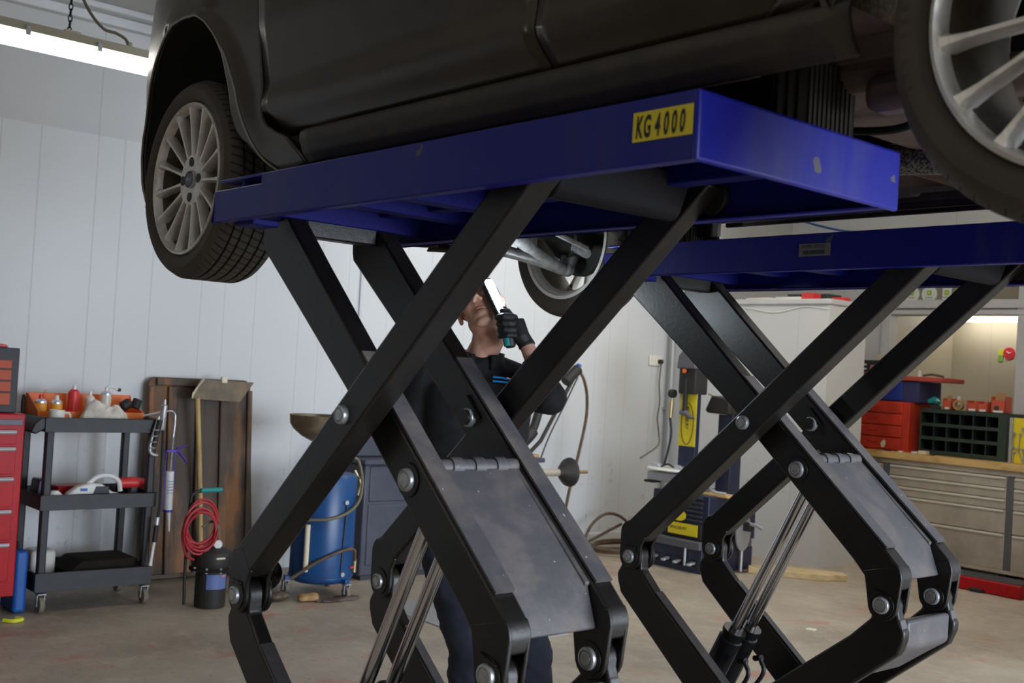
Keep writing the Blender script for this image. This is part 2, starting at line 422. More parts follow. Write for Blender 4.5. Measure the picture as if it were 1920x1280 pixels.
def thing(name, label, cat, loc=(0, 0, 0), group=None):
    o = D.objects.new(name, None); o.empty_display_size = .1; COL.objects.link(o)
    o.location = loc; o['label'] = label; o['category'] = cat
    if group: o['group'] = group
    return o
def tag(o, label, cat, group=None, kind=None):
    o['label'] = label; o['category'] = cat
    if group: o['group'] = group
    if kind: o['kind'] = kind
    return o
def struct(mb, name, material, bevel=0., label=None):
    o = mb.build(name, material, None, bevel); o['kind'] = 'structure'
    if label: o['label'] = label
    return o
CH = {}
def copy_tree(o, off=(0, 0, 0), parent=None, name=None):
    c = o.copy(); COL.objects.link(c)
    if parent is None: c.location = Vector(o.location) + Vector(off)
    else: c.parent = parent
    for ch in [x for x in list(o.children)]: copy_tree(ch, parent=c)
    return c
def text(name, body, size, origin, xdir, zdir, material, parent, xs=1., shear=0., bold=0.):
    """flat lettering: origin = lower left, xdir reading direction, zdir up"""
    cu = D.curves.new(name, 'FONT'); cu.body = body; cu.size = 1.; cu.extrude = 0; cu.shear = shear; cu.offset = bold
    tmp = D.objects.new(name, cu); COL.objects.link(tmp)
    dg = bpy.context.evaluated_depsgraph_get()
    me = D.meshes.new_from_object(tmp.evaluated_get(dg)); D.objects.remove(tmp)
    off = wloc(parent); X = Vector(xdir).normalized(); Z = Vector(zdir).normalized()
    for v in me.vertices:
        v.co = Vector(origin) + X * (v.co.x * size * xs) + Z * (v.co.y * size) - off
    me.materials.clear(); me.materials.append(M[material])
    o = D.objects.new(name, me); COL.objects.link(o); o.parent = parent
    return o

# ------------------------------------------------------------------ room
H = 3.6
struct(MB().box(-7.25, 5.6, -4.1, 11.6, -.15, 0), 'floor', 'floor')
struct(MB().box(-7.25, 5.6, -4.1, 11.6, H, H + .1), 'ceiling', mat('ceiling_sheet', (.52, .52, .50), .7))
struct(MB().box(-7.17, -7.05, -4.1, 11.4, 0, 2.81), 'wall_left', 'wallL')
struct(MB().box(-7.17, -7.055, -4.1, 11.4, 2.81, H), 'wall_left_upper', 'wallLu')
struct(MB().box(-7.055, -6.99, -4, 9.9, 3.50, 3.56).box(-7.055, -6.90, -4, 9.9, 3.56, 3.60), 'trim_1', 'plain', .008)
struct(MB().box(-7.05, -7.035, 4.575, 4.60, 1.05, 2.8), 'trim_2', 'plain', .003)
struct(MB().box(-7.05, -7.02, 6.6, 8.1, 0, .09), 'baseboard_left', 'plain', .01)
# white boxed-in partition at the far end of the left wall, with a lipped top
struct(MB().box(-7.05, -5.35, 8.1, 8.66, 0, 2.19), 'wall_partition', 'wallB')
struct(MB().box(-7.05, -5.33, 8.07, 8.68, 2.19, 2.235), 'trim_3', 'plain', .008)
# back wall with the opening of the side room
bw = MB().box(-7.05, -5.845, 9.9, 10.0, 0, H).box(-4.585, 5.6, 9.9, 10.0, 0, H).box(-5.845, -4.585, 9.9, 10.0, 2.62, H)
struct(bw, 'wall_back', groove_mat('white_back_panels', (.66, .67, .68), 0, (-6.38,), 1.15))
struct(MB().box(-5.93, -5.83, 9.866, 10.001, 0, 2.62).box(-4.60, -4.50, 9.866, 10.001, 0, 2.62).box(-5.93, -4.5, 9.84, 10.0, 2.295, 2.375)
       .box(-5.93, -4.5, 9.86, 10.0, 2.235, 2.283).box(-5.93, -4.5, 9.90, 10.0, 2.235, 2.375).box(-5.93, -4.5, 9.84, 10.0, 2.62, 2.72), 'trim_4', 'plain', .006)
w = struct(MB().box(-5.83, -4.60, 9.93, 9.945, 2.375, 2.62), 'window_1', mat('brown_window_film', (.26, .22, .16), .3))
struct(MB().box(-5.95, -5.89, 10.0, 11.3, 0, 2.5), 'wall_alcove_left', 'wallC')
struct(MB().box(-5.95, -3.2, 11.2, 11.3, 0, 2.5), 'wall_alcove_back', 'wallC')
struct(MB().box(-3.2, -3.1, 10.0, 11.3, 0, 2.5), 'wall_alcove_right', 'wallC')
struct(MB().box(-5.95, -3.1, 10.0, 11.3, 2.5, 2.56), 'ceiling_alcove', mat('cream_ceiling', (.50, .45, .34), .7))
struct(MB().box(-7.25, 5.6, -4.2, -4.1, 0, H), 'wall_front', mat('shaded_block_wall', (.085, .070, .05), .8))  # unseen wall, colour darkened to cut bounce light on camera-side faces
# right wall with the open vehicle door the daylight comes through
struct(MB().box(5.5, 5.6, -4.1, .8, 0, H).box(5.5, 5.6, 7.8, 11.6, 0, H).box(5.5, 5.6, .8, 7.8, 3.2, H), 'wall_right', mat('block_wall', (.38, .36, .33), .8))
struct(MB().box(-2.9, -2.8, 6.5, 11.6, 0, H), 'wall_daylight_block', 'plain')  # added unseen wall, keeps door daylight off the bench and partition side
# ceiling beams
for i, yy in enumerate((3.02, 6.6)):
    struct(MB().box(-7.0, 5.5, yy, yy + .09, H - .14, H), 'trim_%d' % (5 + i), 'beamdark')
# corner pipe
tag(MB().cyl((-6.985, 8.03, 0), (-6.985, 8.03, H), .032, seg=14).box(-7.05, -6.98, 8.0, 8.06, 1.2, 1.22).build('wall_pipe', 'galv'),
    'grey vertical pipe fixed in the corner beside the yellow-labelled machine', 'pipe')

# ------------------------------------------------------------------ ceiling lights
def batten(x, y0, y1, z, label, vis=False, m='tube'):
    t = thing('batten_light', label, 'light', (x, (y0 + y1) / 2, z), 'long batten lights hung from the ceiling')
    MB().prism([(x - .06, z + .075), (x - .05, z + .12), (x + .05, z + .12), (x + .06, z + .075)], y0, y1, 'y').build('housing', 'fixture', t, .004)
    MB().prism([(x - .057, z + .075)] + arc(x, z + .06, .057, 180, 360, 10) + [(x + .057, z + .075)], y0 + .01, y1 - .01, 'y').build('diffuser', m, t)
    if vis:
        for yy in (1.66, 2.00, 1.35, 1.0):
            MB().box(x + .050, x + .070, yy - .012, yy + .012, z + .055, z + .10).build('clip', 'chrome', t, .003)
        MB().box(x - .03, x + .03, 1.84, 1.92, z + .12, z + .135).build('bracket', 'cream', t, .003)
        c = MB(); zz = z + .14; k = 0
        while zz < H - .03:
            pts = [(x + (.009 * cos(a) if k % 2 else 0), 1.87 + (0 if k % 2 else .009 * cos(a)), zz + .019 * sin(a)) for a in [2 * pi * i / 10 for i in range(11)]]
            c.tube(pts, .0032, 6, False); zz += .029; k += 1
        c.build('chain', 'hub', t)
        MB().tube(spline([(x, 1.88, z + .40), (x, 1.95, z + .27), (x, 2.03, z + .19), (x, 2.10, z + .18), (x, 2.15, z + .16), (x, 2.17, z + .12)]), .008, 8).tube(
            spline([(x, 1.88, H - .02), (x, 1.86, z + .6), (x, 1.88, z + .40)]), .007, 8).build('cable', 'greyhose', t)
        MB().cyl((x, 2.17, z + .115), (x, 2.175, z + .15), .016, .012, 12).build('gland', 'fixture', t)
    else:
        c = MB()
        for yy in (y0 + .25, y1 - .25):
            c.cyl((x, yy, z + .12), (x, yy, H), .004, seg=6)
        c.build('chain', 'hub', t)
    return t
batten(-5.6, .80, 2.285, 2.885, 'long lit batten light hanging by a chain at top left, beside the car bumper', True, 'tube3')
batten(-5.2, 5.6, 7.1, 3.1, 'lit batten light high over the tyre machines, behind the raised car')
batten(-3.7, 6.5, 8.0, 3.2, 'added unseen batten light above the floor in front of the workbench')  # added fill lamp, makes up for daylight kept off the bench
batten(-2.6, -2.9, -1.5, 3.2, 'added unseen batten light behind the photographer', False, 'tube4')  # added warm fill for the faces turned towards the camera
t = thing('batten_light', 'small lit strip light under the cream side-room ceiling', 'light', (-5.4, 11.0, 2.3))
MB().box(-5.78, -4.7, 10.95, 11.05, 2.30, 2.33).build('housing', 'cream', t, .004)
MB().box(-5.76, -4.72, 10.96, 11.04, 2.25, 2.30).build('diffuser', 'tube2', t, .01)
MB().cyl((-5.6, 11, 2.33), (-5.6, 11, 2.503), .004, seg=6).cyl((-4.9, 11, 2.33), (-4.9, 11, 2.503), .004, seg=6).build('chain', 'hub', t)

# ------------------------------------------------------------------ scissor lifts
LX0, LX1, LY0, LY1, LZT, LZB = -2.582, -1.052, 1.237, 1.783, 1.918, 1.8176
XL, ZL, XR, ZR, XC, ZC = -2.446, .924, -1.599, .927, -2.027, 1.382
YA, YB, YC, YD = (1.294, 1.356), (1.372, 1.427), (1.638, 1.692), (1.705, 1.757)

def pinhead(mb, x, y, z, r=.021, cap=.013):
    """bolt head standing proud of a plate whose face is at y (towards -y)"""
    mb.lathe([(0, -cap), (r * .58, -cap), (r * .63, -cap * .80), (r * .70, -cap * .80), (r * .75, -cap), (r * .93, -cap * .86), (r, -cap * .45), (r, 0)], (x, y, z), 'y', 28)

def make_lift(label):
    T = thing('scissor_lift', label, 'lift', (-1.95, 1.51, 0), 'scissor lifts under the car')
    # --- platform: folded steel deck, open underneath
    P = MB()
    t = .009
    rc = .018
    side = [(LX0, LZB)] + [(LX1 - .002, LZB)] + [(LX1 - .002, LZT), (LX0 + .235, LZT), (LX0 + .235, LZT - .024), (LX0, LZT - .024)]
    P.prism(side, LY0, LY0 + t, 'y'); P.prism(side, LY1 - t, LY1, 'y')
    P.box(LX0 + .235, LX1 - .002, LY0 + .0006, LY1 - .0006, LZT - t, LZT - .0006)
    P.box(LX0, LX0 + .235, LY0 + .04, LY1 - .04, LZT - .032, LZT - .024)
    deckend = MB().box(LX1 - t, LX1 + .002, LY0 - .0008, LY1 + .0008, LZB - .004, LZT + .0008)
    P.box(LX0, LX1, LY0, LY0 + .03, LZB, LZB + .006); P.box(LX0, LX1, LY1 - .03, LY1, LZB, LZB + .006)
    deck = P.build('platform', 'blue', T, .003, split=False)
    deckend.build('platform_end_plate', 'blue', T, .006, 3)
    MB().prism([(LX0 + .015, LZT - .006), (LX0 + .240, LZT - .006), (LX0 + .240, LZT + .002), (LX0 + .015, LZT + .002)], LY0 + .004, LY1 - .004, 'y').build('ramp_flap', 'blue', T, .002)
    Q = MB()
    for x in (LX0 + .30, -2.06, -1.62, -1.20): Q.box(x, x + .05, LY0 + t, LY1 - t, LZT - .06, LZT - t)
    for y in (LY0 + .10, LY1 - .15): Q.box(LX0 + .02, LX1 - t, y, y + .045, LZT - .045, LZT - t)
    Q.box(LX0 + .06, LX0 + .15, LY0 + .03, LY0 + .10, LZB - .010, LZB + .006)
    for y in (YB[0] - .013, YC[1] + .005): Q.prism([(-2.60 + .03, LZT - t), (-2.44, LZT - t), (-2.48, LZB + .015), (-2.56, LZB + .015)], y, y + .008, 'y')
    Q.box(-2.46, -2.445, LY0 + t, LY1 - t, LZB + .02, LZT - t)
    Q.build('deck_ribs', 'blueshade', T, .003)
    # --- arm outlines in x,z
    lugL = arc(XL, ZL, .044, 180, 360, 10); lugR = arc(XR, ZR, .044, 180, 360, 10)
    upA = [(-1.412, 1.882), (-1.50, 1.895), (-1.59, 1.822), (-1.928, 1.517), (-2.455, 1.040)] + arc(-2.448, .997, .042, 125, 180, 4) + [(-2.490, .968), (-2.402, .972), (-2.385, .990)]
    plA = arc(-2.448, .997, .042, 125, 180, 4) + lugL + [(-2.402, .962), (-2.385, .990), (-2.43, 1.04)]
    upB = [(-2.568, 1.905), (-2.60 + .022, 1.88), (-2.577, 1.838)] + arc(-2.49, 1.80, .085, 165, 205, 3)[1:] + [(-2.149, 1.435), (-1.689, 1.029), (-1.655, .992), (-1.643, .968), (-1.552, .972)] + \
          arc(-1.604, 1.00, .058, 0, 40, 5) + [(-1.604, 1.080), (-1.93, 1.365), (-2.318, 1.714), (-2.478, 1.862), (-2.50, 1.905)]
    plB = [(-1.66, 1.01), (-1.655, .992)] + lugR + arc(-1.604, 1.00, .058, 0, 40, 5)
    def low(s):
        """lower left arm outline, mirrored about the centre for the right one"""
        pts = [(-2.494, .885), (-2.508, .862), (-2.506, .840), (-2.490, .800), (-2.220, .578), (-1.64, .105), (-1.60, .075), (-1.50, .075), (-1.44, .105),
               (-2.075, .614), (-2.345, .824), (-2.408, .885)] + arc(XL, ZL, .040, -15, 195, 10)
        return pts if s == 'L' else [(2 * XC - x + .008, z) for x, z in pts][::-1]
    for y in (YA, YD):
        a = MB().prism(upA, y[0], y[1], 'y').build('upper_arm', 'arm', T, .006)
        for q in ((y[0] - .0008, y[0] + .011), (y[1] - .009, y[1] + .0008)): MB().prism(plA, q[0], q[1], 'y').build('lug_plate', 'arm', T, .003)
    for y in (YB, YC):
        a = MB().prism(upB, y[0], y[1], 'y').build('upper_arm', 'arm', T, .006)
        for q in ((y[0] - .0008, y[0] + .011), (y[1] - .009, y[1] + .0008)): MB().prism(plB, q[0], q[1], 'y').build('lug_plate', 'arm', T, .003)
        dz = .0035
        e = MB(); w = .016
        # dusty strip on the sloping top edge, skylight sheen put into its pale colour
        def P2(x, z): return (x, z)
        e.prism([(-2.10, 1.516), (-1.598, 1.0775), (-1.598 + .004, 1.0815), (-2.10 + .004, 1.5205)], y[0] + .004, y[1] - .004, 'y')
        e.build('dust_sheen_strip', 'armdust', T)
    for y in ((YA[0] + .012, YA[1] - .010), (YD[0] + .012, YD[1] - .010)):
        MB().prism(low('L'), y[0], y[1], 'y').build('lower_arm', 'arm', T, .006)
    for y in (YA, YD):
        MB().prism([(-2.345, .8250), (-2.075, .6150), (-1.47, .1325), (-1.468, .1350), (-2.0735, .6180), (-2.343, .8280)], y[0] + .015, y[1] - .013, 'y').build('dust_sheen_strip', 'armdust_sheen', T)  # dust strip on the lower arm top, its lightness partly painted skylight
    for y in ((YB[0] + .012, YB[1] - .010), (YC[0] + .012, YC[1] - .010)):
        MB().prism(low('R'), y[0], y[1], 'y').build('lower_arm', 'arm', T, .006)
    # box cross member between the lower right arms and the stiffener lips
    g = MB().prism([(-1.66, .80), (-1.60, .880), (-1.548, .892), (-1.548, .812), (-1.60, .775), (-1.70, .70)], YB[1] - .008, YC[0] + .010, 'y')
    g.build('cross_member', 'armdust', T, .012)
    for y in (YB[0] + .014, YC[0] + .014):
        MB().prism([(-1.560, .895), (-1.552, .895), (-1.541, .862), (-1.543, .838), (-1.566, .795), (-1.574, .800), (-1.551, .838), (-1.549, .862)], y, y + .028, 'y').build('lug_lip', 'armdust', T, .003)
    # --- dusty tray plate welded between the inner arms, with a folded-down front
    ux, uz = .7535, -.6574
    pl = MB().prism([(-1.850, 1.288), (-1.615, 1.077), (-1.583, .990), (-1.596, .985), (-1.627, 1.064), (-1.858, 1.272)], YB[1] + .001, YC[0] - .001, 'y')
    pl.build('tray_plate', 'armdust', T, .004)
    s = MB().tube([(-1.862, YB[1], 1.286), (-1.862, YC[0], 1.286)], .018, 14)
    for y in (1.455, 1.515, 1.575): s.tube([(-1.862, y, 1.286), (-1.862, y + .028, 1.286)], .022, 14)
    s.build('hinge_tube', 'armdust', T)
    for y in (YB, YC):
        MB().prism([(-1.850, 1.288), (-1.608, 1.078), (-1.612, 1.068), (-1.850, 1.276)], y[1] if y is YB else y[0] - .014, y[1] + .014 if y is YB else y[0], 'y').build('weld_strip', 'armdust', T, .003)
    # --- top roller guide tube between the outer arms
    MB().prism([(-1.60, 1.905), (-1.575, 1.850)] + arc(-1.500, 1.840, .028, 235, 350, 7) + [(-1.455, 1.880), (-1.455, 1.905)], YA[1] + .004, YD[0] - .004, 'y').build('guide_tube', mat('guide_tube_paint', (.009, .0085, .010), .6, spec=.12), T, .006)
    MB().box(-2.50, -2.455, YB[1], YC[0], 1.798, 1.845).build('cross_bar', 'arm', T, .005)
    rl = MB()
    for y0 in (YA[0] - .022, YD[1] + .003): rl.cyl((-1.45, y0, 1.866), (-1.45, y0 + .02, 1.866), .036, seg=22)
    rl.build('roller', 'hub', T, .003)
    # --- pins
    for (x, z, y, r) in ((XL, ZL, YA[0], .022), (XL, ZL, YD[0], .021), (XR, ZR, YB[0], .024), (XR, ZR, YC[0], .024), (XC, ZC, YA[0], .021), (XC, ZC, YC[0], .023),
                         (-2.532, 1.868, YC[0], .022), (-1.887, 1.259, YB[0], .025)):
        m = MB(); pinhead(m, x, y, z, r); m.build('pivot_pin', 'chrome', T, sharp=22)
    wsh = MB()
    for (x, z, y, r) in ((XL, ZL, YA[0], .036), (XR, ZR, YB[0], .036), (-1.887, 1.259, YB[0], .036), (XL, ZL, YD[0], .034), (XR, ZR, YC[0], .034)):
        wsh.cyl((x, y - .004, z), (x, y, z), r, seg=24)
    wsh.box(XL - .028, XL + .024, YA[0] - .007, YA[0], ZL + .028, ZL + .034)
    wsh.prism([(XR - .025, ZR + .033), (XR - .022, ZR + .040), (XR + .028, ZR + .026), (XR + .025, ZR + .019)], YB[0] - .008, YB[0], 'y')
    wsh.prism([(XC - .012, ZC + .048), (XC - .009, ZC + .052), (XC + .038, ZC + .002), (XC + .035, ZC - .002)], YC[0] - .008, YC[0], 'y')
    wsh.build('washer_plates', 'arm', T, .001)
    b = MB()
    for y0, y1 in ((YA[0], YB[1] + .02), (YC[0] - .02, YD[1])):
        b.cyl((XC, y0, ZC), (XC, y1, ZC), .018)
    for x, z in ((XL, ZL), (XR, ZR)):
        e_ = .052 if x == XL else .0
        for y0, y1 in (((YA[0] + .01, YA[1] - .008), (YD[0] + .01, YD[1] - .008)) if x == XL else ((YB[0] + .01, YB[1] - .008), (YC[0] + .01, YC[1] - .008))): b.cyl((x, y0, z), (x, y1, z), .0345, seg=24)
    b.cyl((-1.887, YB[0], 1.259), (-1.887, YC[1], 1.259), .022)
    b.cyl((-2.532, YB[0], 1.868), (-2.532, YC[1], 1.868), .016)
    b.cyl((XC, YA[1], .47), (XC, YD[0], .47), .022)
    b.build('pivot_shafts', 'arm', T)
    # collars seen inside the joints
    cc = MB()
    for y in (YA[1] - .002, YD[1] - .002): cc.cyl((XL, y, ZL), (XL, y + .012, ZL), .047, seg=26)
    cc.build('collar', 'arm', T, .003)
    # --- hydraulic cylinders
    dirv = Vector((-.5, 0, -1)).normalized(); top = Vector((-1.887, 0, 1.259))
    for y in (1.468, 1.545):
        p0 = top + Vector((0, y, 0)); L1 = (1.259 - .735) / abs(dirv.z); pb = p0 + dirv * L1
        MB().tube([p0 - dirv * .01, pb + dirv * .05], .0165, 24).build('piston_rod', 'rod', T)
        br = MB(); e = pb + dirv * .55
        br.tube([pb, pb + dirv * .012, pb + dirv * .014, pb + dirv * .03, pb + dirv * .034, e], [.037, .037, .033, .033, .038, .038], 28)
        br.build('cylinder_barrel', 'cyl', T)
        MB().cyl(pb + Vector((.03, -.01, -.09)), pb + Vector((.062, -.02, -.08)), .009, seg=10).build('hose_fitting', 'hub', T)
        MB().tube(spline([pb + Vector((.06, -.02, -.08)), pb + Vector((.05, -.02, -.16)), e + Vector((.03, -.03, .05)), e + Vector((.0, -.03, -.03))]), .007, 8).build('hydraulic_hose', 'blackpl', T)
    # --- base frame on the floor
    q = MB()
    for y in (YA[0] - .01, YD[0] - .0): q.box(-2.60, -1.40, y, y + .06, 0, .05)
    for x in (-2.60, -2.05, -1.46): q.box(x, x + .08, YA[0] - .01, YD[1] + .0, 0, .045)
    for x in (-1.66, -2.40): q.box(x - .05, x + .05, YA[0] + .05, YD[0], .045, .08)
    q.build('base_frame', 'arm', T, .004)
    return T
lift1 = make_lift('near scissor lift whose blue platform carries a yellow load sticker')
lift2 = copy_tree(lift1, (-.0116, 1.3806, 0))
lift2['label'] = 'far scissor lift behind, blue platform with a small grey sticker'
# worn marks
def shade_copy(root): pass
# load sticker on the near lift
MB().box(-1.177, -1.060, LY0 - .0015, LY0 - .0003, 1.8525, 1.8975).build('load_sticker', 'yellow', lift1)
st = [c for c in lift1.children if c.name.startswith('load_sticker')][0]; st['label'] = 'yellow load sticker with black lettering'
for i, (s, x) in enumerate((('K', -1.171), ('G', -1.1555), ('4', -1.1325), ('0', -1.1155), ('0', -1.1000), ('0', -1.0845))):
    text('sticker_lettering', s, .0455, (x, LY0 - .0020, 1.8590), (1, 0, 0), (0, 0, 1), 'ink', st, .44, .12, .034)
y2 = LY0 + 1.3806
MB().box(-1.836, -1.737, y2 - .0015, y2 - .0003, 1.855, 1.890).build('serial_sticker', 'grey_sticker', lift2)
st = [c for c in lift2.children if c.name.startswith('serial_sticker')][0]; st['label'] = 'small grey serial sticker'
text('sticker_lettering', 'BIWEPE', .0125, (-1.828, y2 - .002, 1.8775), (1, 0, 0), (0, 0, 1), 'ink2', st, .80, 0, .02)
text('sticker_lettering', '50Y4NZ', .0125, (-1.788, y2 - .002, 1.8775), (1, 0, 0), (0, 0, 1), 'ink2', st, .80, 0, .02)
bc = MB(); x = -1.822
while x < -1.752:
    w_ = random.choice((.0010, .0018, .0028)); bc.box(x, x + w_, y2 - .0022, y2 - .0016, 1.860, 1.871); x += w_ + random.choice((.0010, .0018, .0026))
bc.build('barcode', 'ink2', st, split=False)
# ribbed rubber lifting blocks standing on the platforms
def block(x0, x1, y0, y1, zt, label, n=26):
    cx, cy = (x0 + x1) / 2, (y0 + y1) / 2; pts = []
    per = []
    def edge(a, b, k):
        for i in range(k):
            u = i / k; p = Vector(a).lerp(Vector(b), u); q = Vector(a).lerp(Vector(b), u + .5 / k)
            nrm = Vector((b[1] - a[1], -(b[0] - a[0]))).normalized() * .003
            per.extend([tuple(p + nrm), tuple(q + nrm), tuple(q), tuple(Vector(a).lerp(Vector(b), u + 1. / k))])
    c = .035
    cor = [(x0 + c, y0), (x1 - c, y0), (x1, y0 + c), (x1, y1 - c), (x1 - c, y1), (x0 + c, y1), (x0, y1 - c), (x0, y0 + c)]
    for i in range(8):
        a, b = cor[i], cor[(i + 1) % 8]; edge(a, b, max(2, int((Vector(a) - Vector(b)).length / .0125)))
    o = MB().prism(per, LZT + .001, zt, 'z').build('rubber_block', 'block', None, 0, merge=False)
    return tag(o, label, 'rubber block', 'ribbed rubber blocks on the lift platforms')
block(-1.30, -1.075, 1.50, 1.70, 2.034, 'ribbed rubber block on the near lift platform, under the rear end of the sill')
block(-2.35, -2.13, 1.50, 1.70, 2.034, 'ribbed rubber block on the near lift platform, behind its front edge')
block(-2.585, -2.50, 2.90, 3.10, 2.02, 'ribbed rubber block on the far lift platform, near the front wheel')
block(-1.30, -1.10, 2.90, 3.10, 2.02, 'ribbed rubber block on the far lift platform, under the rear end of the far sill')

# ------------------------------------------------------------------ the car
CY = 2.21                                   # centre line of the car
car = thing('car', 'dark metallic hatchback raised on the two scissor lifts, silver multi-spoke wheels', 'car', (-1.85, CY, LZT))
PROF = [(1.90, .090), (1.968, .052), (1.985, .036), (2.02, .014), (2.05, .012), (2.060, .042), (2.080, .036), (2.11, .018), (2.134, .002), (2.15, .004),
        (2.20, .015), (2.27, .009), (2.36, .000), (2.48, .000), (2.60, .008), (2.70, .022), (2.76, .048)]
PROFW = [(1.90, .070), (1.968, .034), (1.99, .022), (2.03, .010), (2.10, .004), (2.15, .004), (2.20, .008), (2.27, .005), (2.36, .000), (2.48, .000), (2.60, .008), (2.70, .022), (2.76, .048)]
SILLP = [(1.970, .045), (1.978, .030), (2.000, .012), (2.030, .001), (2.048, .002), (2.058, .014)]
def lerp_tab(tab, z):
    if z <= tab[0][0]: return tab[0][1]
    for (a, p), (b, q) in zip(tab, tab[1:]):
        if z <= b:
            u = (z - a) / (b - a); u = u * u * (3 - 2 * u) * .35 + u * .65
            return p + (q - p) * u
    return tab[-1][1]
def plan(x):
    t = -3.15 - x
    o = 0
    if t > 0: o = .429 * t * t
    if t > .5: o += 1.9 * (t - .5) ** 2.0
    r = x + .25
    if r > 0: o += .5 * r * r
    return 1.375 + o
ARX = (-3.12, -.56)
ARC2 = [(0, 2.42), (.10, 2.41), (.20, 2.36), (.28, 2.29), (.33, 2.20), (.36, 2.10), (.378, 2.0), (.384, 1.968)]
ARC = [(0, 2.462), (.08, 2.456), (.14, 2.428), (.20, 2.384), (.277, 2.310), (.333, 2.220), (.378, 2.138), (.428, 2.062), (.484, 2.004), (.545, 1.968)]
def archz(x, c):
    d = abs(x - c)
    if c == ARX[1]: return lerp_lin(ARC2, d) if d < .384 else (2.062 if x < c else 1.968)
    return lerp_lin(ARC, d) if d < .545 else 1.968
def lerp_lin(tab, z):
    if z <= tab[0][0]: return tab[0][1]
    for (a, p), (b, q) in zip(tab, tab[1:]):
        if z <= b: return p + (q - p) * (z - a) / (b - a)
    return tab[-1][1]
def archd(x):
    """distance-like measure to the arch edge for the rolled lip"""
    return 0
def yside(x, z, prof=PROF):
    flare = 0
    if prof is PROFW:
        for c in ARX:
            tb = ARC if c < -1 else ARC2
            hw = lerp_lin([(b, a) for a, b in tb][::-1], min(max(z, 1.968), tb[0][1]))
            e = min(max(0, abs(x - c) - hw), max(0, z - archz(x, c)) if abs(x - c) < hw + .02 or z > tb[1][1] else 9)
            if z > tb[0][1]: e = sqrt((z - tb[0][1]) ** 2 + (max(0, abs(x - c) - .12)) ** 2)
            k = max(0, 1 - e / .085); flare -= .013 * k * k * (3 - 2 * k) * max(0, min(1, (z - 1.98) / .2))
    return plan(x) + lerp_tab(prof, z) + flare
def mir(p): return (p[0], 2 * CY - p[1], p[2])
FZ = [(1.968, -2.432), (1.995, -2.445), (2.03, -2.488), (2.056, -2.518), (2.062, -2.548), (2.075, -2.594), (2.10, -2.627), (2.13, -2.643), (2.43, -2.689), (2.76, -2.70)]
RZ = [(2.062, -1.075), (2.070, -1.055), (2.085, -1.035), (2.15, -1.003), (2.30, -.955), (2.45, -.915), (2.76, -.90)]
MZ = [(2.062, -1.560), (2.10, -1.577), (2.15, -1.583), (2.30, -1.600), (2.76, -1.615)]
def side_fns(sb=1.976):
    def fender(u, v):
        x0 = -3.80 + (3.80 - 2.44) * u
        zb = archz(x0, ARX[0]); z = zb + (2.76 - zb) * v
        w = max(0, min(1, (x0 + 2.95) / .51)) ** 1.6
        x = x0 + (lerp_lin(FZ, z) - (-2.44)) * w
        return (x, yside(x, z, PROFW), z)
    def door(xl, xr, g=.0035):
        def f(u, v):
            z = 2.0635 + (2.76 - 2.0635) * v
            a, b = lerp_lin(xl, z) + g, lerp_lin(xr, z) - g
            x = a + (b - a) * u
            return (x, yside(x, z), z)
        return f
    def quarter(u, v):
        x0 = -1.075 + 1.18 * u
        zb = archz(x0, ARX[1]); z = zb + (2.76 - zb) * v
        w = max(0, min(1, (-.75 - x0) / .325)) ** 1.6
        lx = lerp_lin(RZ, z) + .0035
        x = x0 + (lx + 1.075) * w
        return (x, yside(x, z, PROFW) + .020 * max(0, min(1, (-.98 - x) / .08)) * max(0, 1 - (z - 2.062) / .05), z)
    def sill(u, v):
        x = -2.43 + (-.905 + 2.43) * u
        z = sb + (2.058 - sb) * v
        if u < .03: x = max(x, lerp_lin([(1.9, -2.43), (1.995, -2.443), (2.03, -2.484), (2.058, -2.512)], z))
        return (x, plan(x) + lerp_tab(SILLP, z), z)
    return fender, door(FZ, MZ), door(MZ, RZ), quarter, sill
fen, fd, rd, qt, sl = side_fns()
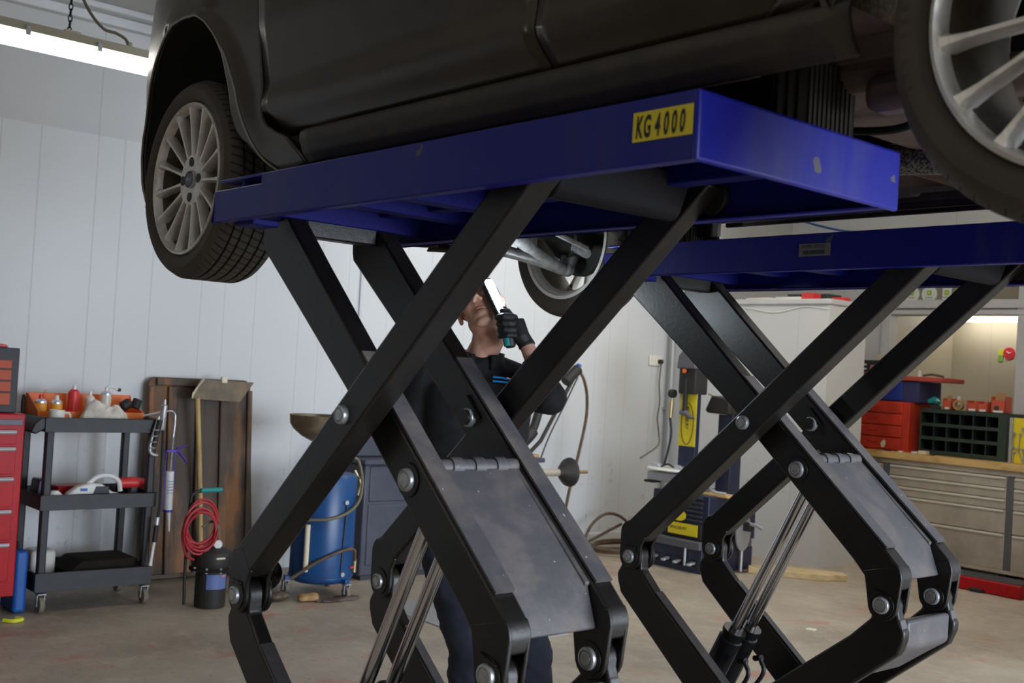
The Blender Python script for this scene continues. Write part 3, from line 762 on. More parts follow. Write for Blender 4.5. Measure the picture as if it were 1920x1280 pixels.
for m_ in (False, True):
    W = (lambda f: (lambda u, v: mir(f(u, v)))) if m_ else (lambda f: f)
    MB().grid(W(fen), 90, 40).build('front_wing', 'car', car, sharp=50, solid=.010)
    MB().grid(W(fd), 30, 44).build('front_door', 'car', car, sharp=50, solid=.012)
    MB().grid(W(rd), 20, 44).build('rear_door', 'car', car, sharp=50, solid=.012)
    MB().grid(W(qt), 80, 40).build('rear_wing', 'car', car, sharp=50, solid=.010)
    MB().grid(W(side_fns(2.022)[4] if m_ else sl), 40, 16).build('sill_cover', 'carlow', car, sharp=50, solid=.010)
    bx_ = (1.424, 1.440) if not m_ else (2 * CY - 1.440, 2 * CY - 1.424)
    MB().box(-2.63, -2.42, bx_[0], bx_[1], 1.985, 2.085).build('sill_end', 'carlow', car)
    # wheel-arch lips and liners
    for c, nm in ((ARX[0], 'liner'), (ARX[1], 'felt')):
        hw_ = .545 if c < -1 else .384
        xs = [c - hw_ + 2 * hw_ * i / 60 for i in range(61)]
        pts = [(x, archz(x, c)) for x in xs if x > -3.75]
        sg = -1 if m_ else 1
        y0 = [yside(x, z, PROFW) for x, z in pts]
        L = MB()
        n = len(pts); vs = []
        for (x, z), y in zip(pts, y0):
            for k, (dy, dz) in enumerate(((.002, .0), (.010, .012), (.05, .03), (.48, .03))):
                cx_ = c + (x - c) * (1 + dz * .6)
                p = (cx_, y + dy, z + dz); vs.append(mir(p) if m_ else p)
        fs = [(i * 4 + k, (i + 1) * 4 + k, (i + 1) * 4 + k + 1, i * 4 + k + 1) for i in range(n - 1) for k in range(3)]
        L.add(vs, fs)
        L.build('wheel_arch_liner', nm, car, solid=.004)
        lip = MB().tube([mir((x, y - .001, z)) if m_ else (x, y - .001, z) for (x, z), y in zip(pts, y0)], .0032, 8)
        lip.build('arch_lip', mat('arch_lip_edge', (.26, .24, .20), .35, .4) if nm == 'liner' and not m_ else 'car', car)
    yy = 1.86 if not m_ else 2 * CY - 1.90
    MB().box(-3.70, -2.62, yy, yy + .04, 2.08, 2.60).box(-1.14, -.08, yy, yy + .04, 2.08, 2.60).build('inner_arch_panel', 'liner', car)
# nose, tail, bonnet, roof and glass (above and beyond the frame)
def nose(u, v):
    a = pi * u; z = 1.985 + (2.62 - 1.985) * v
    k = abs(cos(a)) ** .9 * (1 if cos(a) > 0 else -1)
    return (-3.80 - .17 * sin(a) ** .6 + .05 * v * v + (.06 if v < .1 else 0), CY - k * (CY - 1.62 - .02 * v), z)
MB().grid(nose, 30, 16).build('front_bumper', 'car', car, solid=.01)
def tail(u, v):
    a = pi * u; z = 1.985 + (2.76 - 1.985) * v
    k = abs(cos(a)) ** .7 * (1 if cos(a) > 0 else -1)
    return (.10 + .12 * sin(a) ** .6, CY - k * (CY - 1.44), z)
MB().grid(tail, 24, 14).build('rear_bumper', 'car', car, solid=.01)
def bonnet(u, v):
    x = -3.86 + 1.10 * u; hw = (CY - plan(max(x, -3.80)) - .05) * (1 - .0 * u)
    y = CY + hw * (2 * v - 1)
    return (x, y, 2.60 + .24 * (u ** .7) - .07 * (2 * v - 1) ** 4 - (.02 if u == 0 else 0))
MB().grid(bonnet, 14, 14).build('bonnet', 'car', car, solid=.01)
SEC = [(-2.80, 2.80), (-2.30, 3.06), (-1.90, 3.18), (-1.2, 3.20), (-.45, 3.14), (-.02, 2.98), (.12, 2.76)]
def roof(u, v):
    i = u * (len(SEC) - 1); k = min(int(i), len(SEC) - 2); f = i - k
    x = SEC[k][0] * (1 - f) + SEC[k + 1][0] * f; z = SEC[k][1] * (1 - f) + SEC[k + 1][1] * f
    s = 2 * v - 1; hw = CY - 1.42 - .20 * max(0, (z - 2.76) / .44)
    return (x, CY + hw * s, z - .04 * s * s * max(0, (z - 2.76) / .44))
MB().grid(roof, 18, 12).build('roof', 'car', car, solid=.01)
for m_ in (False, True):
    def sg(u, v):
        i = u * (len(SEC) - 1); k = min(int(i), len(SEC) - 2); f = i - k
        x = SEC[k][0] * (1 - f) + SEC[k + 1][0] * f; zt = SEC[k][1] * (1 - f) + SEC[k + 1][1] * f - .04
        zt = max(zt, 2.757); z = 2.755 + (zt - 2.755) * v
        p = (x, 1.424 + .20 * (z - 2.755) / .44, z)
        return mir(p) if m_ else p
    MB().grid(sg, 24, 4).build('side_window', 'glass', car, solid=.004)
# underbody
U = MB()
U.box(-2.62, -.95, 1.46, 2.96, 2.075, 2.10)
U.prism([(1.95, 2.02), (2.06, 2.075), (2.36, 2.075), (2.47, 2.02), (2.40, 2.13), (2.02, 2.13)], -2.6, -.9, 'x')
for y in (1.62, 2.70): U.prism([(y, 2.035), (y + .09, 2.035), (y + .11, 2.08), (y - .02, 2.08)], -2.75, -.85, 'x')
for x in (-2.3, -1.75, -1.32): U.box(x, x + .10, 1.50, 2.92, 2.05, 2.08)
U.box(-3.55, -2.5, 1.9, 2.52, 2.12, 2.16)
U.build('floor_pan', 'under', car, .008)
U = MB()
for a, b in ((1.432, 1.442), (2.978, 2.988)): U.box(-2.50, -1.10, a, b, 1.985 if a < 2 else 2.028, 2.06)
for a, b in ((1.43, 1.48), (2.94, 2.99)): U.box(-2.52, -1.02, a, b, 2.045, 2.10)
U.build('sill_flange', 'under', car, .002)
MB().prism([(-1.30, 2.06), (-1.27, 2.012), (-.96, 1.99), (-.90, 2.04), (-.90, 2.12), (-1.30, 2.12)], 1.62, 2.70, 'y').build('fuel_tank', 'under', car, .03)
MB().tube(spline([(-3.2, 2.25, 2.05), (-2.8, 2.2, 2.0), (-2.2, 2.2, 2.01), (-1.6, 2.2, 2.01), (-1.40, 2.2, 2.005)]), .028, 14).tube(
    spline([(-1.06, 2.2, 1.975), (-.8, 2.3, 1.97), (-.5, 2.45, 1.99), (-.2, 2.6, 2.0)]), .028, 14).build('exhaust_pipe', 'rust', car)
MB().tube(spline([(-1.40, 2.2, 2.005), (-1.23, 2.2, 1.995), (-1.06, 2.2, 1.975)]), .034, 18).build('braided_flex', 'braid', car)
MB().prism([(-1.45, 2.03), (-1.30, 1.985), (-.98, 1.985), (-.90, 2.02), (-1.2, 2.06)], 2.44, 2.80, 'y').build('heat_shield', 'rust', car, .02)
MB().tube(spline([(-.60, 1.62, 1.93), (-.72, 1.75, 1.985), (-.80, 2.0, 2.0), (-.80, 2.42, 2.0), (-.72, 2.67, 1.985), (-.60, 2.80, 1.93)]), .035, 14).build('rear_axle_beam', 'under', car)
MB().box(-1.02, -.62, 1.60, 1.67, 1.95, 2.01).box(-1.02, -.62, 2.75, 2.82, 1.95, 2.01).build('trailing_arm', 'under', car, .02)
MB().tube(spline([(-1.7, 1.9, 2.045), (-1.42, 1.86, 2.02), (-1.1, 1.84, 1.975), (-.95, 1.75, 2.0), (-.8, 1.68, 1.99)]), .008, 8).build('brake_cable', 'liner', car)
MB().box(-3.30, -2.72, 1.95, 2.47, 1.97, 2.03).box(-3.5, -2.9, 2.0, 2.3, 2.02, 2.3).box(-3.3, -2.95, 2.3, 2.6, 2.03, 2.25).build('front_subframe', 'under', car, .03)
MB().tube(spline([(-2.70, 1.62, 1.99), (-2.66, 1.9, 2.02), (-2.66, 2.5, 2.02), (-2.70, 2.80, 1.99)]), .011, 8).build('anti_roll_bar', 'hub', car)

# ---- wheels: outer face towards local -y, centre at the origin of the wheel
RS = 15
def make_wheel(cx, y0, cz, face=-1):
    T = D.objects.new('wheel', None); T.empty_display_size = .1; COL.objects.link(T); T.parent = car
    T.location = Vector((cx, y0, cz)) - wloc(car)
    b = Vector((cx, y0, cz))
    def at(mb): return mb.xform(Matrix.Translation(b) @ (Matrix.Identity(4) if face < 0 else Matrix.Rotation(pi, 4, 'Z')))
    sq = lambda L_: [((r - .217) * .87 + .217, y) for r, y in L_]
    tp = [(.217, .016), (.222, .008), (.232, .003), (.247, -.003), (.262, -.004), (.274, .003), (.283, .012), (.290, .024)]
    tread = []
    for k, y in enumerate((.038, .066, .098, .130, .158)):
        tread += [(.2945, y - .010 if k else .032), (.2945, y), (.2865, y + .001), (.2865, y + .007), (.2945, y + .008)]
    tp += tread + [(.2935, .172), (.286, .186), (.272, .197), (.255, .201), (.238, .199), (.217, .190)]
    at(MB().lathe(sq(tp), (0, 0, 0), 'y', 96)).build('tyre', 'tyre', T, sharp=32)
    rm = MB().lathe([(.2185, .012), (.2175, .003), (.211, .0), (.207, .006), (.2045, .016), (.2015, .026)], (0, 0, 0), 'y', 72)
    at(MB().lathe([(.2035, .024), (.198, .035), (.187, .060), (.182, .12), (.186, .165)], (0, 0, 0), 'y', 72)).build('barrel', 'barrel', T, sharp=40)
    at(MB().lathe([(.186, .165), (.199, .178), (.206, .196), (.2185, .196), (.2185, .190), (.203, .188), (.192, .178), (.188, .165)], (0, 0, 0), 'y', 72)).build('inner_flange', 'rim', T, sharp=40)
    at(rm).build('rim_flange', 'rim', T, sharp=40)
    sp = MB()
    for k in range(RS):
        a = 2 * pi * k / RS + pi / 2 + .02
        ca, sa = cos(a), sin(a)
        st = [(.062, .0110, .022), (.095, .0078, .019), (.135, .0068, .015), (.172, .0080, .011), (.195, .0115, .008), (.208, .0175, .007)]
        vs = []
        for r, w_, y in st:
            for (o, dy) in ((-w_, .012), (-w_ * .45, 0), (w_ * .45, 0), (w_, .012), (w_ * .9, .030), (-w_ * .9, .030)):
                vs.append((r * ca - o * sa, y + dy, r * sa + o * ca))
        fs = [(i * 6 + j, i * 6 + (j + 1) % 6, (i + 1) * 6 + (j + 1) % 6, (i + 1) * 6 + j) for i in range(5) for j in range(6)] + [tuple(range(6)), tuple(range(30, 36))]
        sp.add(vs, fs)
    at(sp).build('spokes', 'rim', T, sharp=30)
    hb = MB().lathe([(0, .022), (.036, .022), (.062, .020), (.074, .024), (.078, .036), (.078, .075), (0, .075)], (0, 0, 0), 'y', 36)
    at(hb).build('wheel_hub', 'rim', T, sharp=35)
    lg = MB()
    for k in range(4):
        a = 2 * pi * k / 4 + pi / 2
        lg.cyl((.051 * cos(a), .0190, .051 * sin(a)), (.051 * cos(a), .030, .051 * sin(a)), .0135, seg=16)
    at(lg).build('lug_recess', 'hub', T)
    at(MB().lathe([(0, .015), (.025, .016), (.029, .020), (.029, .024), (0, .024)], (0, 0, 0), 'y', 28, scale=(1., .78))).build('centre_badge', 'badge', T)
    at(MB().lathe([(.0325, .0225), (.0325, .017), (.029, .015), (.0285, .0225)], (0, 0, 0), 'y', 28, close=True, scale=(1., .8))).build('badge_ring', 'chrome', T)
    text('badge_lettering', 'Ford', .016, b + Vector((-.0165 if face < 0 else .0165, .0142 if face < 0 else -.0142, -.004)), (1 if face < 0 else -1, 0, 0), (0, 0, 1), 'chrome', T, .95, .3)
    if face < 0:
        for r0, s, a0 in ((.246, 'MOTOR', 62), (.246, '195/45R16', 200)):
            for i, chh in enumerate(s):
                a = radians(a0 - i * 4.2); p = b + Vector((r0 * cos(a), -.0052, r0 * sin(a)))
                text('tyre_lettering', chh, .018, p, (sin(a), 0, -cos(a)), (cos(a), 0, sin(a)), mat_key('tyretext'), T, .8)
    at(MB().lathe([(0, .088), (.125, .088), (.125, .110), (.07, .112), (.07, .20), (0, .20)], (0, 0, 0), 'y', 40)).build('brake_disc', 'hub', T)
    return T
M['tyretext'] = mat('tyre_raised_text', (.055, .046, .036), .7)
def mat_key(k): return k
WZ = 1.987
w1 = make_wheel(-3.045, 1.362, WZ)
w2 = make_wheel(-.555, 1.362, WZ)
w3 = make_wheel(-3.045, 2 * CY - 1.362, WZ, 1)
w4 = make_wheel(-.555, 2 * CY - 1.362, WZ, 1)
# front suspension arms, knuckles and shafts
for s in (0, 1):
    f = (lambda p: mir(p)) if not s else (lambda p: p)
    A = MB()
    A.tube([f(p) for p in spline([(-3.30, 1.97, 1.975), (-3.22, 1.82, 1.95), (-3.10, 1.66, 1.91), (-3.03, 1.56, 1.875)])], [.026] * 12 + [.022] * 12 + [.018], 12)
    A.tube([f(p) for p in spline([(-2.92, 1.99, 1.985), (-2.98, 1.84, 1.955), (-3.02, 1.68, 1.91), (-3.03, 1.56, 1.875)])], [.024] * 12 + [.020] * 12 + [.018], 12)
    A.tube([f((-3.27, 1.88, 1.965)), f((-2.96, 1.88, 1.965))], .014, 8)
    A.build('control_arm', 'arm_alloy', car)
    K = MB().sphere(f((-3.03, 1.55, 1.88)), .028, 14, 8)
    K.tube([f((-3.03, 1.55, 1.875)), f((-3.04, 1.53, 1.93)), f((-3.045, 1.53, 2.07)), f((-3.04, 1.60, 2.16))], [.024, .035, .040, .028], 12)
    K.tube([f((-2.90, 1.58, 1.93)), f((-2.98, 1.55, 1.96)), f((-3.04, 1.53, 1.97))], [.018, .022, .03], 10)
    K.build('steering_knuckle', 'arm_alloy', car)
    MB().tube([f((-3.045, 1.56, 1.985)), f((-3.045, 1.60, 1.985)), f((-3.045, 1.66, 1.99)), f((-3.045, 1.92, 2.03))], [.055, .050, .016, .016], 16).build('drive_shaft', 'hub', car)
    MB().tube([f((-3.04, 1.61, 2.12)), f((-3.06, 1.66, 2.30)), f((-3.09, 1.72, 2.55))], [.030, .034, .034], 14).build('suspension_strut', 'hub', car)
    MB().tube([f((-2.86, 2.0, 2.03)), f((-2.88, 1.60, 1.945))], .010, 8).build('track_rod', 'arm_alloy', car)

# ------------------------------------------------------------------ the mechanic
def fuse(mb, voxel, smooth=4, factor=.5, fold=0., seed=0):
    """union of overlapping closed volumes -> one continuous surface"""
    me = D.meshes.new('tmp'); me.from_pydata(mb.v, [], mb.f)
    bm = bmesh.new(); bm.from_mesh(me); bmesh.ops.recalc_face_normals(bm, faces=bm.faces); bm.to_mesh(me); bm.free()
    o = D.objects.new('tmp', me); COL.objects.link(o)
    r = o.modifiers.new('r', 'REMESH'); r.mode = 'VOXEL'; r.voxel_size = voxel
    s = o.modifiers.new('s', 'SMOOTH'); s.iterations = smooth; s.factor = factor
    dg = bpy.context.evaluated_depsgraph_get(); ev = o.evaluated_get(dg); m2 = ev.to_mesh()
    out = MB(); vs = [v.co.copy() for v in m2.vertices]
    if fold:
        nr = [v.normal.copy() for v in m2.vertices]
        from mathutils import noise
        for i, p in enumerate(vs):
            q = Vector((p.x * 9 + seed, p.y * 9, p.z * 16)); 
            a = noise.noise(q) + .5 * noise.noise(q * 2.3)
            b = 1 - abs(noise.noise(Vector((p.x * 5 + p.z * 7, p.y * 5 - p.z * 5, seed + p.z * 4)))) * 2
            vs[i] = p + nr[i] * fold * (a + .6 * max(0, b) ** 3)
    out.add(vs, [tuple(p.vertices) for p in m2.polygons])
    ev.to_mesh_clear(); D.objects.remove(o)
    return out
man = thing('person', 'person in black jacket and gloves looking up, holding a lit lamp behind the near lift', 'person', (-3.09, 2.60, 0))
FD = Vector((.866, -.5, 0)); LD = Vector((.5, .866, 0))
def BP(f, l, z, o=(-3.10, 2.53)):
    return Vector((o[0], o[1], z)) + FD * f + LD * l
HC = Vector((-3.098, 2.528, 1.698))
HR = Matrix.Rotation(radians(-55), 3, 'Z') @ Matrix.Rotation(radians(-29), 3, 'Y') @ Matrix.Rotation(radians(27), 3, 'X')
def HP(f, l, u): return HC + HR @ Vector((f, l, u))
def hell(mb, c, r, seg=20, rings=14):
    i0 = len(mb.v); mb.sphere((0, 0, 0), r, seg, rings)
    for i in range(i0, len(mb.v)): mb.v[i] = tuple(HC + HR @ (Vector(c) + Vector(mb.v[i])))
def htube(mb, pts, r): mb.tube([HP(*p) for p in pts], r, 10)
B_ = MB()
hell(B_, (-.012, 0, .048), (.096, .076, .086)); hell(B_, (.038, 0, -.018), (.056, .061, .084)); hell(B_, (.040, 0, -.068), (.050, .052, .036))
hell(B_, (.070, 0, -.094), (.022, .034, .017)); hell(B_, (.058, .034, -.020), (.030, .024, .028)); hell(B_, (.058, -.034, -.020), (.030, .024, .028))
hell(B_, (.020, .044, -.062), (.034, .018, .026)); hell(B_, (.020, -.044, -.062), (.034, .018, .026))
htube(B_, [(.090, 0, .028), (.104, 0, .002), (.120, 0, -.022)], [.008, .010, .012]); hell(B_, (.110, .012, -.026), (.010, .009, .008)); hell(B_, (.110, -.012, -.026), (.010, .009, .008))
htube(B_, [(.074, -.042, .030), (.090, -.020, .037), (.093, 0, .034), (.090, .020, .037), (.074, .042, .030)], [.009, .011, .010, .011, .009])
hell(B_, (.066, 0, -.058), (.028, .034, .026))
htube(B_, [(.080, -.026, -.056), (.093, -.009, -.050), (.093, .009, -.050), (.080, .026, -.056)], [.004, .0058, .0058, .004])
htube(B_, [(.079, -.022, -.066), (.090, -.008, -.069), (.090, .008, -.069), (.079, .022, -.066)], [.004, .006, .006, .004])
for s in (1, -1):
    ring = [(.004 + .018 * cos(a) - .004 * sin(a), s * (.080 + .006 * abs(cos(a))), .002 + .030 * sin(a)) for a in [2 * pi * k / 12 for k in range(13)]]
    htube(B_, ring, .0055); hell(B_, (.006, s * .077, -.004), (.013, .006, .022)); hell(B_, (.010, s * .079, -.026), (.009, .006, .009))
NB = BP(-.01, 0, 1.50)
B_.tube([HP(-.020, 0, -.005), HP(-.018, 0, -.060), HP(-.01, 0, -.11), NB + Vector((0, 0, .02)), NB - Vector((0, 0, .08))], [.058, .055, .054, .058, .075], 20)
B_.tube([HP(.030, 0, -.070), BP(.035, 0, 1.545), BP(.02, 0, 1.47)], [.036, .042, .05], 14)
# trunk, limbs (mostly under clothing)
def torso(mb, secs, seg=28, o=(-3.10, 2.53)):
    vs = []
    for z, hf, hl, cf, cl in secs:
        for k in range(seg):
            a = 2 * pi * k / seg; ca, sa = cos(a), sin(a)
            e = .8
            vs.append(BP(cf + hf * (abs(ca) ** e) * (1 if ca > 0 else -1), cl + hl * (abs(sa) ** e) * (1 if sa > 0 else -1), z, o))
    fs = [(i * seg + k, i * seg + (k + 1) % seg, (i + 1) * seg + (k + 1) % seg, (i + 1) * seg + k) for i in range(len(secs) - 1) for k in range(seg)]
    fs += [tuple(range(seg - 1, -1, -1)), tuple((len(secs) - 1) * seg + k for k in range(seg))]
    mb.add(vs, fs)
SR, SL = BP(-.02, -.185, 1.445), BP(-.01, .185, 1.440)
EL, WL = Vector((-2.790, 2.590, 1.412)), Vector((-2.884, 2.556, 1.592))
ER, WR = Vector((-3.235, 2.350, 1.180)), Vector((-3.010, 2.420, 1.060))
torso(B_, [(.93, .085, .15, 0, 0), (1.05, .080, .13, 0, 0), (1.25, .095, .15, 0, 0), (1.38, .10, .165, 0, 0), (1.47, .07, .13, 0, 0)])
B_.tube([SL, EL], [.050, .036], 14); B_.tube([EL, WL], [.038, .025], 14); B_.sphere(EL, .037); B_.sphere(SL, .052); B_.sphere(SR, .052)
B_.tube([SR, ER], [.050, .036], 14); B_.tube([ER, WR], [.038, .025], 14); B_.sphere(ER, .037)
HIR, KR, AR = BP(0, -.09, .92), Vector((-3.045, 2.535, .50)), Vector((-3.095, 2.575, .10))
HIL, KL, AL = BP(0, .09, .92), Vector((-2.935, 2.70, .50)), Vector((-2.97, 2.78, .10))
for h, k, a in ((HIR, KR, AR), (HIL, KL, AL)):
    B_.tube([h, k], [.085, .052], 16); B_.tube([k, a], [.052, .036], 16); B_.sphere(k, .053); B_.sphere(h, .086)
    B_.tube([a, a + FD * .17 - Vector((0, 0, .05))], [.036, .034], 12)
# bare hands inside the gloves (a palm and five fingers each)
AX = Vector((-.031, -.009, .118)).normalized()          # axis of the lamp handle
HO = Vector((-2.921, 2.504, 1.632))                      # a point on that axis, inside the fist
CV = Vector((.756, -.654, -.024)); CV = (CV - AX * CV.dot(AX)).normalized(); SV = AX.cross(CV)
if SV.dot(Vector((.654, .754, 0))) < 0: SV = -SV       # towards the wrist side
def left_hand(mb, g):
    """g grows the radii for the glove"""
    pc = HO + SV * .034 + CV * -.004
    mb.tube([WL, pc - AX * .030 + SV * .006, pc + AX * .028], [.026 + g, .029 + g, .026 + g], 14)
    mb.tube([pc - AX * .034 - CV * .018, pc + AX * .030 - CV * .018], [.018 + g, .020 + g], 12)
    for k, (h, r, end) in enumerate(((.036, .0095, 205), (.013, .0100, 222), (-.010, .0095, 215), (-.031, .0082, 195))):
        pts = [pc + AX * (h * .95)]
        for j in range(8):
            a = radians(-35 + (end + 35) * j / 7); rad = .027 + .004 * (1 if j % 3 == 1 else 0)
            pts.append(HO + AX * (h + .002 * j) + (SV * cos(a) + CV * sin(a)) * rad)
        mb.tube(pts, [r * 1.1 + g] * 3 + [r + g] * 4 + [r * .9 + g] * 2, 10)
        mb.sphere(pts[-1], r * .92 + g, 10, 8)
    th = [pc - AX * .018 - CV * .012, pc + AX * .022 - CV * .020, HO + AX * .058 + SV * .014 - CV * .022, HO + AX * .078 - SV * .004 - CV * .016]
    mb.tube(th, [.014 + g, .012 + g, .0105 + g, .010 + g], 10); mb.sphere(th[-1], .010 + g, 10, 8)
def right_hand(mb, g):
    d = (WR - ER).normalized(); s = d.cross(Vector((0, 0, 1))).normalized(); n = s.cross(d)
    pc = WR + d * .05
    mb.tube([WR, pc, pc + d * .045], [.026 + g, .030 + g, .028 + g], 12)
    mb.tube([pc + s * .018, pc + s * .018 + d * .04], [.016 + g, .014 + g], 10); mb.tube([pc - s * .018, pc - s * .018 + d * .04], [.016 + g, .014 + g], 10)
    for k in range(4):
        o_ = (k - 1.5) * .019; L_ = (.066, .076, .072, .056)[k]
        p0 = pc + d * .05 + s * o_
        pts = [p0 - d * .02, p0, p0 + d * L_ * .45 - n * .006, p0 + d * L_ * .8 - n * .020, p0 + d * L_ * .95 - n * .034]
        mb.tube(pts, [.0095 + g] * 3 + [.0085 + g, .008 + g], 10); mb.sphere(pts[-1], .008 + g, 8, 6)
    t_ = [pc + s * .020, pc + s * .044 + d * .02 - n * .01, pc + s * .052 + d * .05 - n * .018]
    mb.tube(t_, [.013 + g, .011 + g, .010 + g], 10); mb.sphere(t_[-1], .010 + g, 8, 6)
left_hand(B_, -.0035); right_hand(B_, -.0035)
fuse(B_, .0048, 3, .5).build('body', 'skin', man, sharp=180)
# eyes, brows
for s in (1, -1):
    MB().sphere(HP(.086, s * .031, .012), .0100, 14, 10).build('eye', 'white', man, sharp=180)
MB().tube([HP(.083, -.025, -.0605), HP(.0965, -.009, -.0590), HP(.0965, .009, -.0590), HP(.083, .025, -.0605)], [.0016, .0026, .0026, .0016], 8).build('lips', mat('lip', (.20, .07, .055), .5), man)
e = MB()
for s in (1, -1): e.tube([HP(.080, s * .048, .034), HP(.098, s * .030, .043), HP(.100, s * .014, .038)], [.003, .0045, .003], 8)
e.build('eyebrows', 'hair', man)
# jacket
J = MB()
torso(J, [(.90, .125, .185, 0, 0), (1.00, .122, .175, 0, 0), (1.15, .125, .172, 0, 0), (1.32, .135, .195, 0, 0), (1.42, .118, .205, -.005, 0), (1.475, .095, .15, -.01, 0), (1.515, .090, .095, -.005, 0), (1.545, .072, .080, -.005, 0)])
J.tube([BP(-.01, -.05, 1.49), SR + Vector((0, 0, -.005))], [.065, .074], 16); J.tube([BP(-.01, .05, 1.49), SL + Vector((0, 0, -.005))], [.065, .074], 16)
J.sphere(SL, .076); J.sphere(SR, .076); J.tube([SL, EL], [.074, .060], 18); J.sphere(EL, .060)
J.tube([EL, EL.lerp(WL, .70)], [.059, .043], 18)
J.tube([SR, ER], [.074, .060], 18); J.sphere(ER, .060); J.tube([ER, ER.lerp(WR, .9)], [.059, .044], 18)
fuse(J, .009, 4, .5, .0060, 3).build('jacket', 'jacket', man, sharp=180)
# stand-up collar: open ring around the neck, pale lining on one side
def collar(mb, a0, a1, r0, r1, z0, z1, n=24):
    def f(u, v):
        a = radians(a0 + (a1 - a0) * u); r = r0 + (r1 - r0) * v
        return BP(.012 + r * cos(a) * 1.05, r * sin(a) * 1.02, z0 + (z1 - z0) * v * (.75 + .25 * (1 - cos(a)) / 2))
    mb.grid(f, n, 4)
collar(c1 := MB(), 20, 340, .074, .080, 1.492, 1.560); c1.build('collar', 'jacket', man, solid=.008, sharp=80)
collar(c1 := MB(), 250, 300, .079, .089, 1.50, 1.600, 10); c1.build('undershirt_collar', 'white', man, solid=.004, sharp=80)['label'] = 'white undershirt collar'
def chest(l, z, dz=0):
    return BP(.134 - 1.6 * l * l, l, z)
zp = MB().tube([chest(0, z) + FD * .006 for z in (1.44, 1.36, 1.25, 1.1, .95)], .004, 6); zp.build('zip', 'dark', man)
lg = MB()
for i, (za, zb) in enumerate(((1.452, 1.446), (1.438, 1.436))):
    lg.tube([BP(.139, .030, za + .016), BP(.139, .060, za + .015), BP(.131, .095, zb + .015)], .0036, 6)
lg.build('chest_logo', 'logo', man)['label'] = 'blue logo stripes on the chest'
MB().tube([BP(.138, .078, 1.468), BP(.133, .093, 1.465), BP(.126, .107, 1.463)], .0022, 6).build('logo_highlight', 'white', man)
# trousers and boots
T_ = MB()
torso(T_, [(.84, .11, .165, 0, 0), (.95, .115, .172, 0, 0), (1.04, .105, .16, 0, 0)])
for h, k, a in ((HIR, KR, AR), (HIL, KL, AL)):
    T_.tube([h, k], [.105, .082], 20); T_.sphere(k, .083); T_.tube([k, a.lerp(k, .10)], [.083, .078], 20); T_.sphere(h, .104)
fuse(T_, .009, 4, .5, .0085, 11).build('trousers', 'trouser', man, sharp=180)
for a in (AR, AL):
    S_ = MB().tube([a + Vector((0, 0, .08)), a + Vector((0, 0, -.02))], [.060, .058], 16)
    S_.tube([a + Vector((0, 0, -.045)) - FD * .05, a + FD * .10 + Vector((0, 0, -.045)), a + FD * .19 + Vector((0, 0, -.052))], [.050, .052, .046], 16)
    b_ = fuse(S_, .009, 3); b_.v = [(p[0], p[1], max(p[2], .004)) for p in b_.v]
    b_.build('boot', 'hair', man, sharp=180)
G = MB(); left_hand(G, .0020); G.tube([WL, WL.lerp(EL, .08)], [.029, .030], 16)
fuse(G, .0034, 2, .4).build('glove', 'glove', man, sharp=180)
G = MB(); right_hand(G, .0020); G.tube([WR, WR.lerp(ER, .12)], [.030, .033], 16)
fuse(G, .0042, 2, .4).build('glove', 'glove', man, sharp=180)
# short dark hair / cap shell
hr = MB()
def hf(u, v):
    a = 2 * pi * u; th = v * pi * .56
    p = Vector((sin(th) * cos(a) * .104, sin(th) * sin(a) * .083, cos(th) * .095))
    p.x -= .012; p.z += .050
    if p.x > .05 and p.z < .085: p.z = .085 + (p.z - .085) * .1; p.x = min(p.x, .082)
    return HC + HR @ p
hr.grid(hf, 32, 14); hr.build('hair', 'hair', man, sharp=180)

# ---- the lamp in the hand
lamp = thing('inspection_lamp', 'lit handheld inspection lamp with teal grips, held up by the gloved hand', 'lamp', tuple(HO))
HT = HO + AX * .062; HB = HO - AX * .062
i0 = MB().tube([HB, HB + AX * .006, HT - AX * .01, HT], [.015, .019, .020, .014], 18); i0.build('handle', 'blackpl', lamp)
MB().tube([HO - AX * .058 + CV * .012 - SV * .010, HO - AX * .012 + CV * .012 - SV * .010], .0125, 12).build('teal_grip', 'teal', lamp)['label'] = 'teal rubber grip'
P0, P1 = Vector((-2.946, 2.500, 1.682)), Vector((-3.022, 2.481, 1.802))
ax = (P1 - P0).normalized(); nn = Vector((.65, .05, .75)); nn = (nn - ax * nn.dot(ax)).normalized(); ss = ax.cross(nn)
def slab(p0, p1, w, n0, n1, name, m, bev):
    vs = [p + ss * a + nn * b for p in (p0, p1) for a, b in ((-w, n0), (w, n0), (w, n1), (-w, n1))]
    o = MB().add(vs, [(0, 1, 2, 3), (7, 6, 5, 4), (0, 4, 5, 1), (1, 5, 6, 2), (2, 6, 7, 3), (3, 7, 4, 0)]).build(name, m, lamp, bev, 4); return o
slab(P0 - ax * .012, P1 + ax * .012, .024, -.020, .004, 'lamp_body', 'blackpl', .008)
slab(P0 + ax * .004, P1 - ax * .002, .0195, .003, .009, 'led_panel', 'led', .004)
MB().cyl(HT - ss * .018, HT + ss * .018, .013).cyl(HT, P0, .011).build('hinge', 'blackpl', lamp)

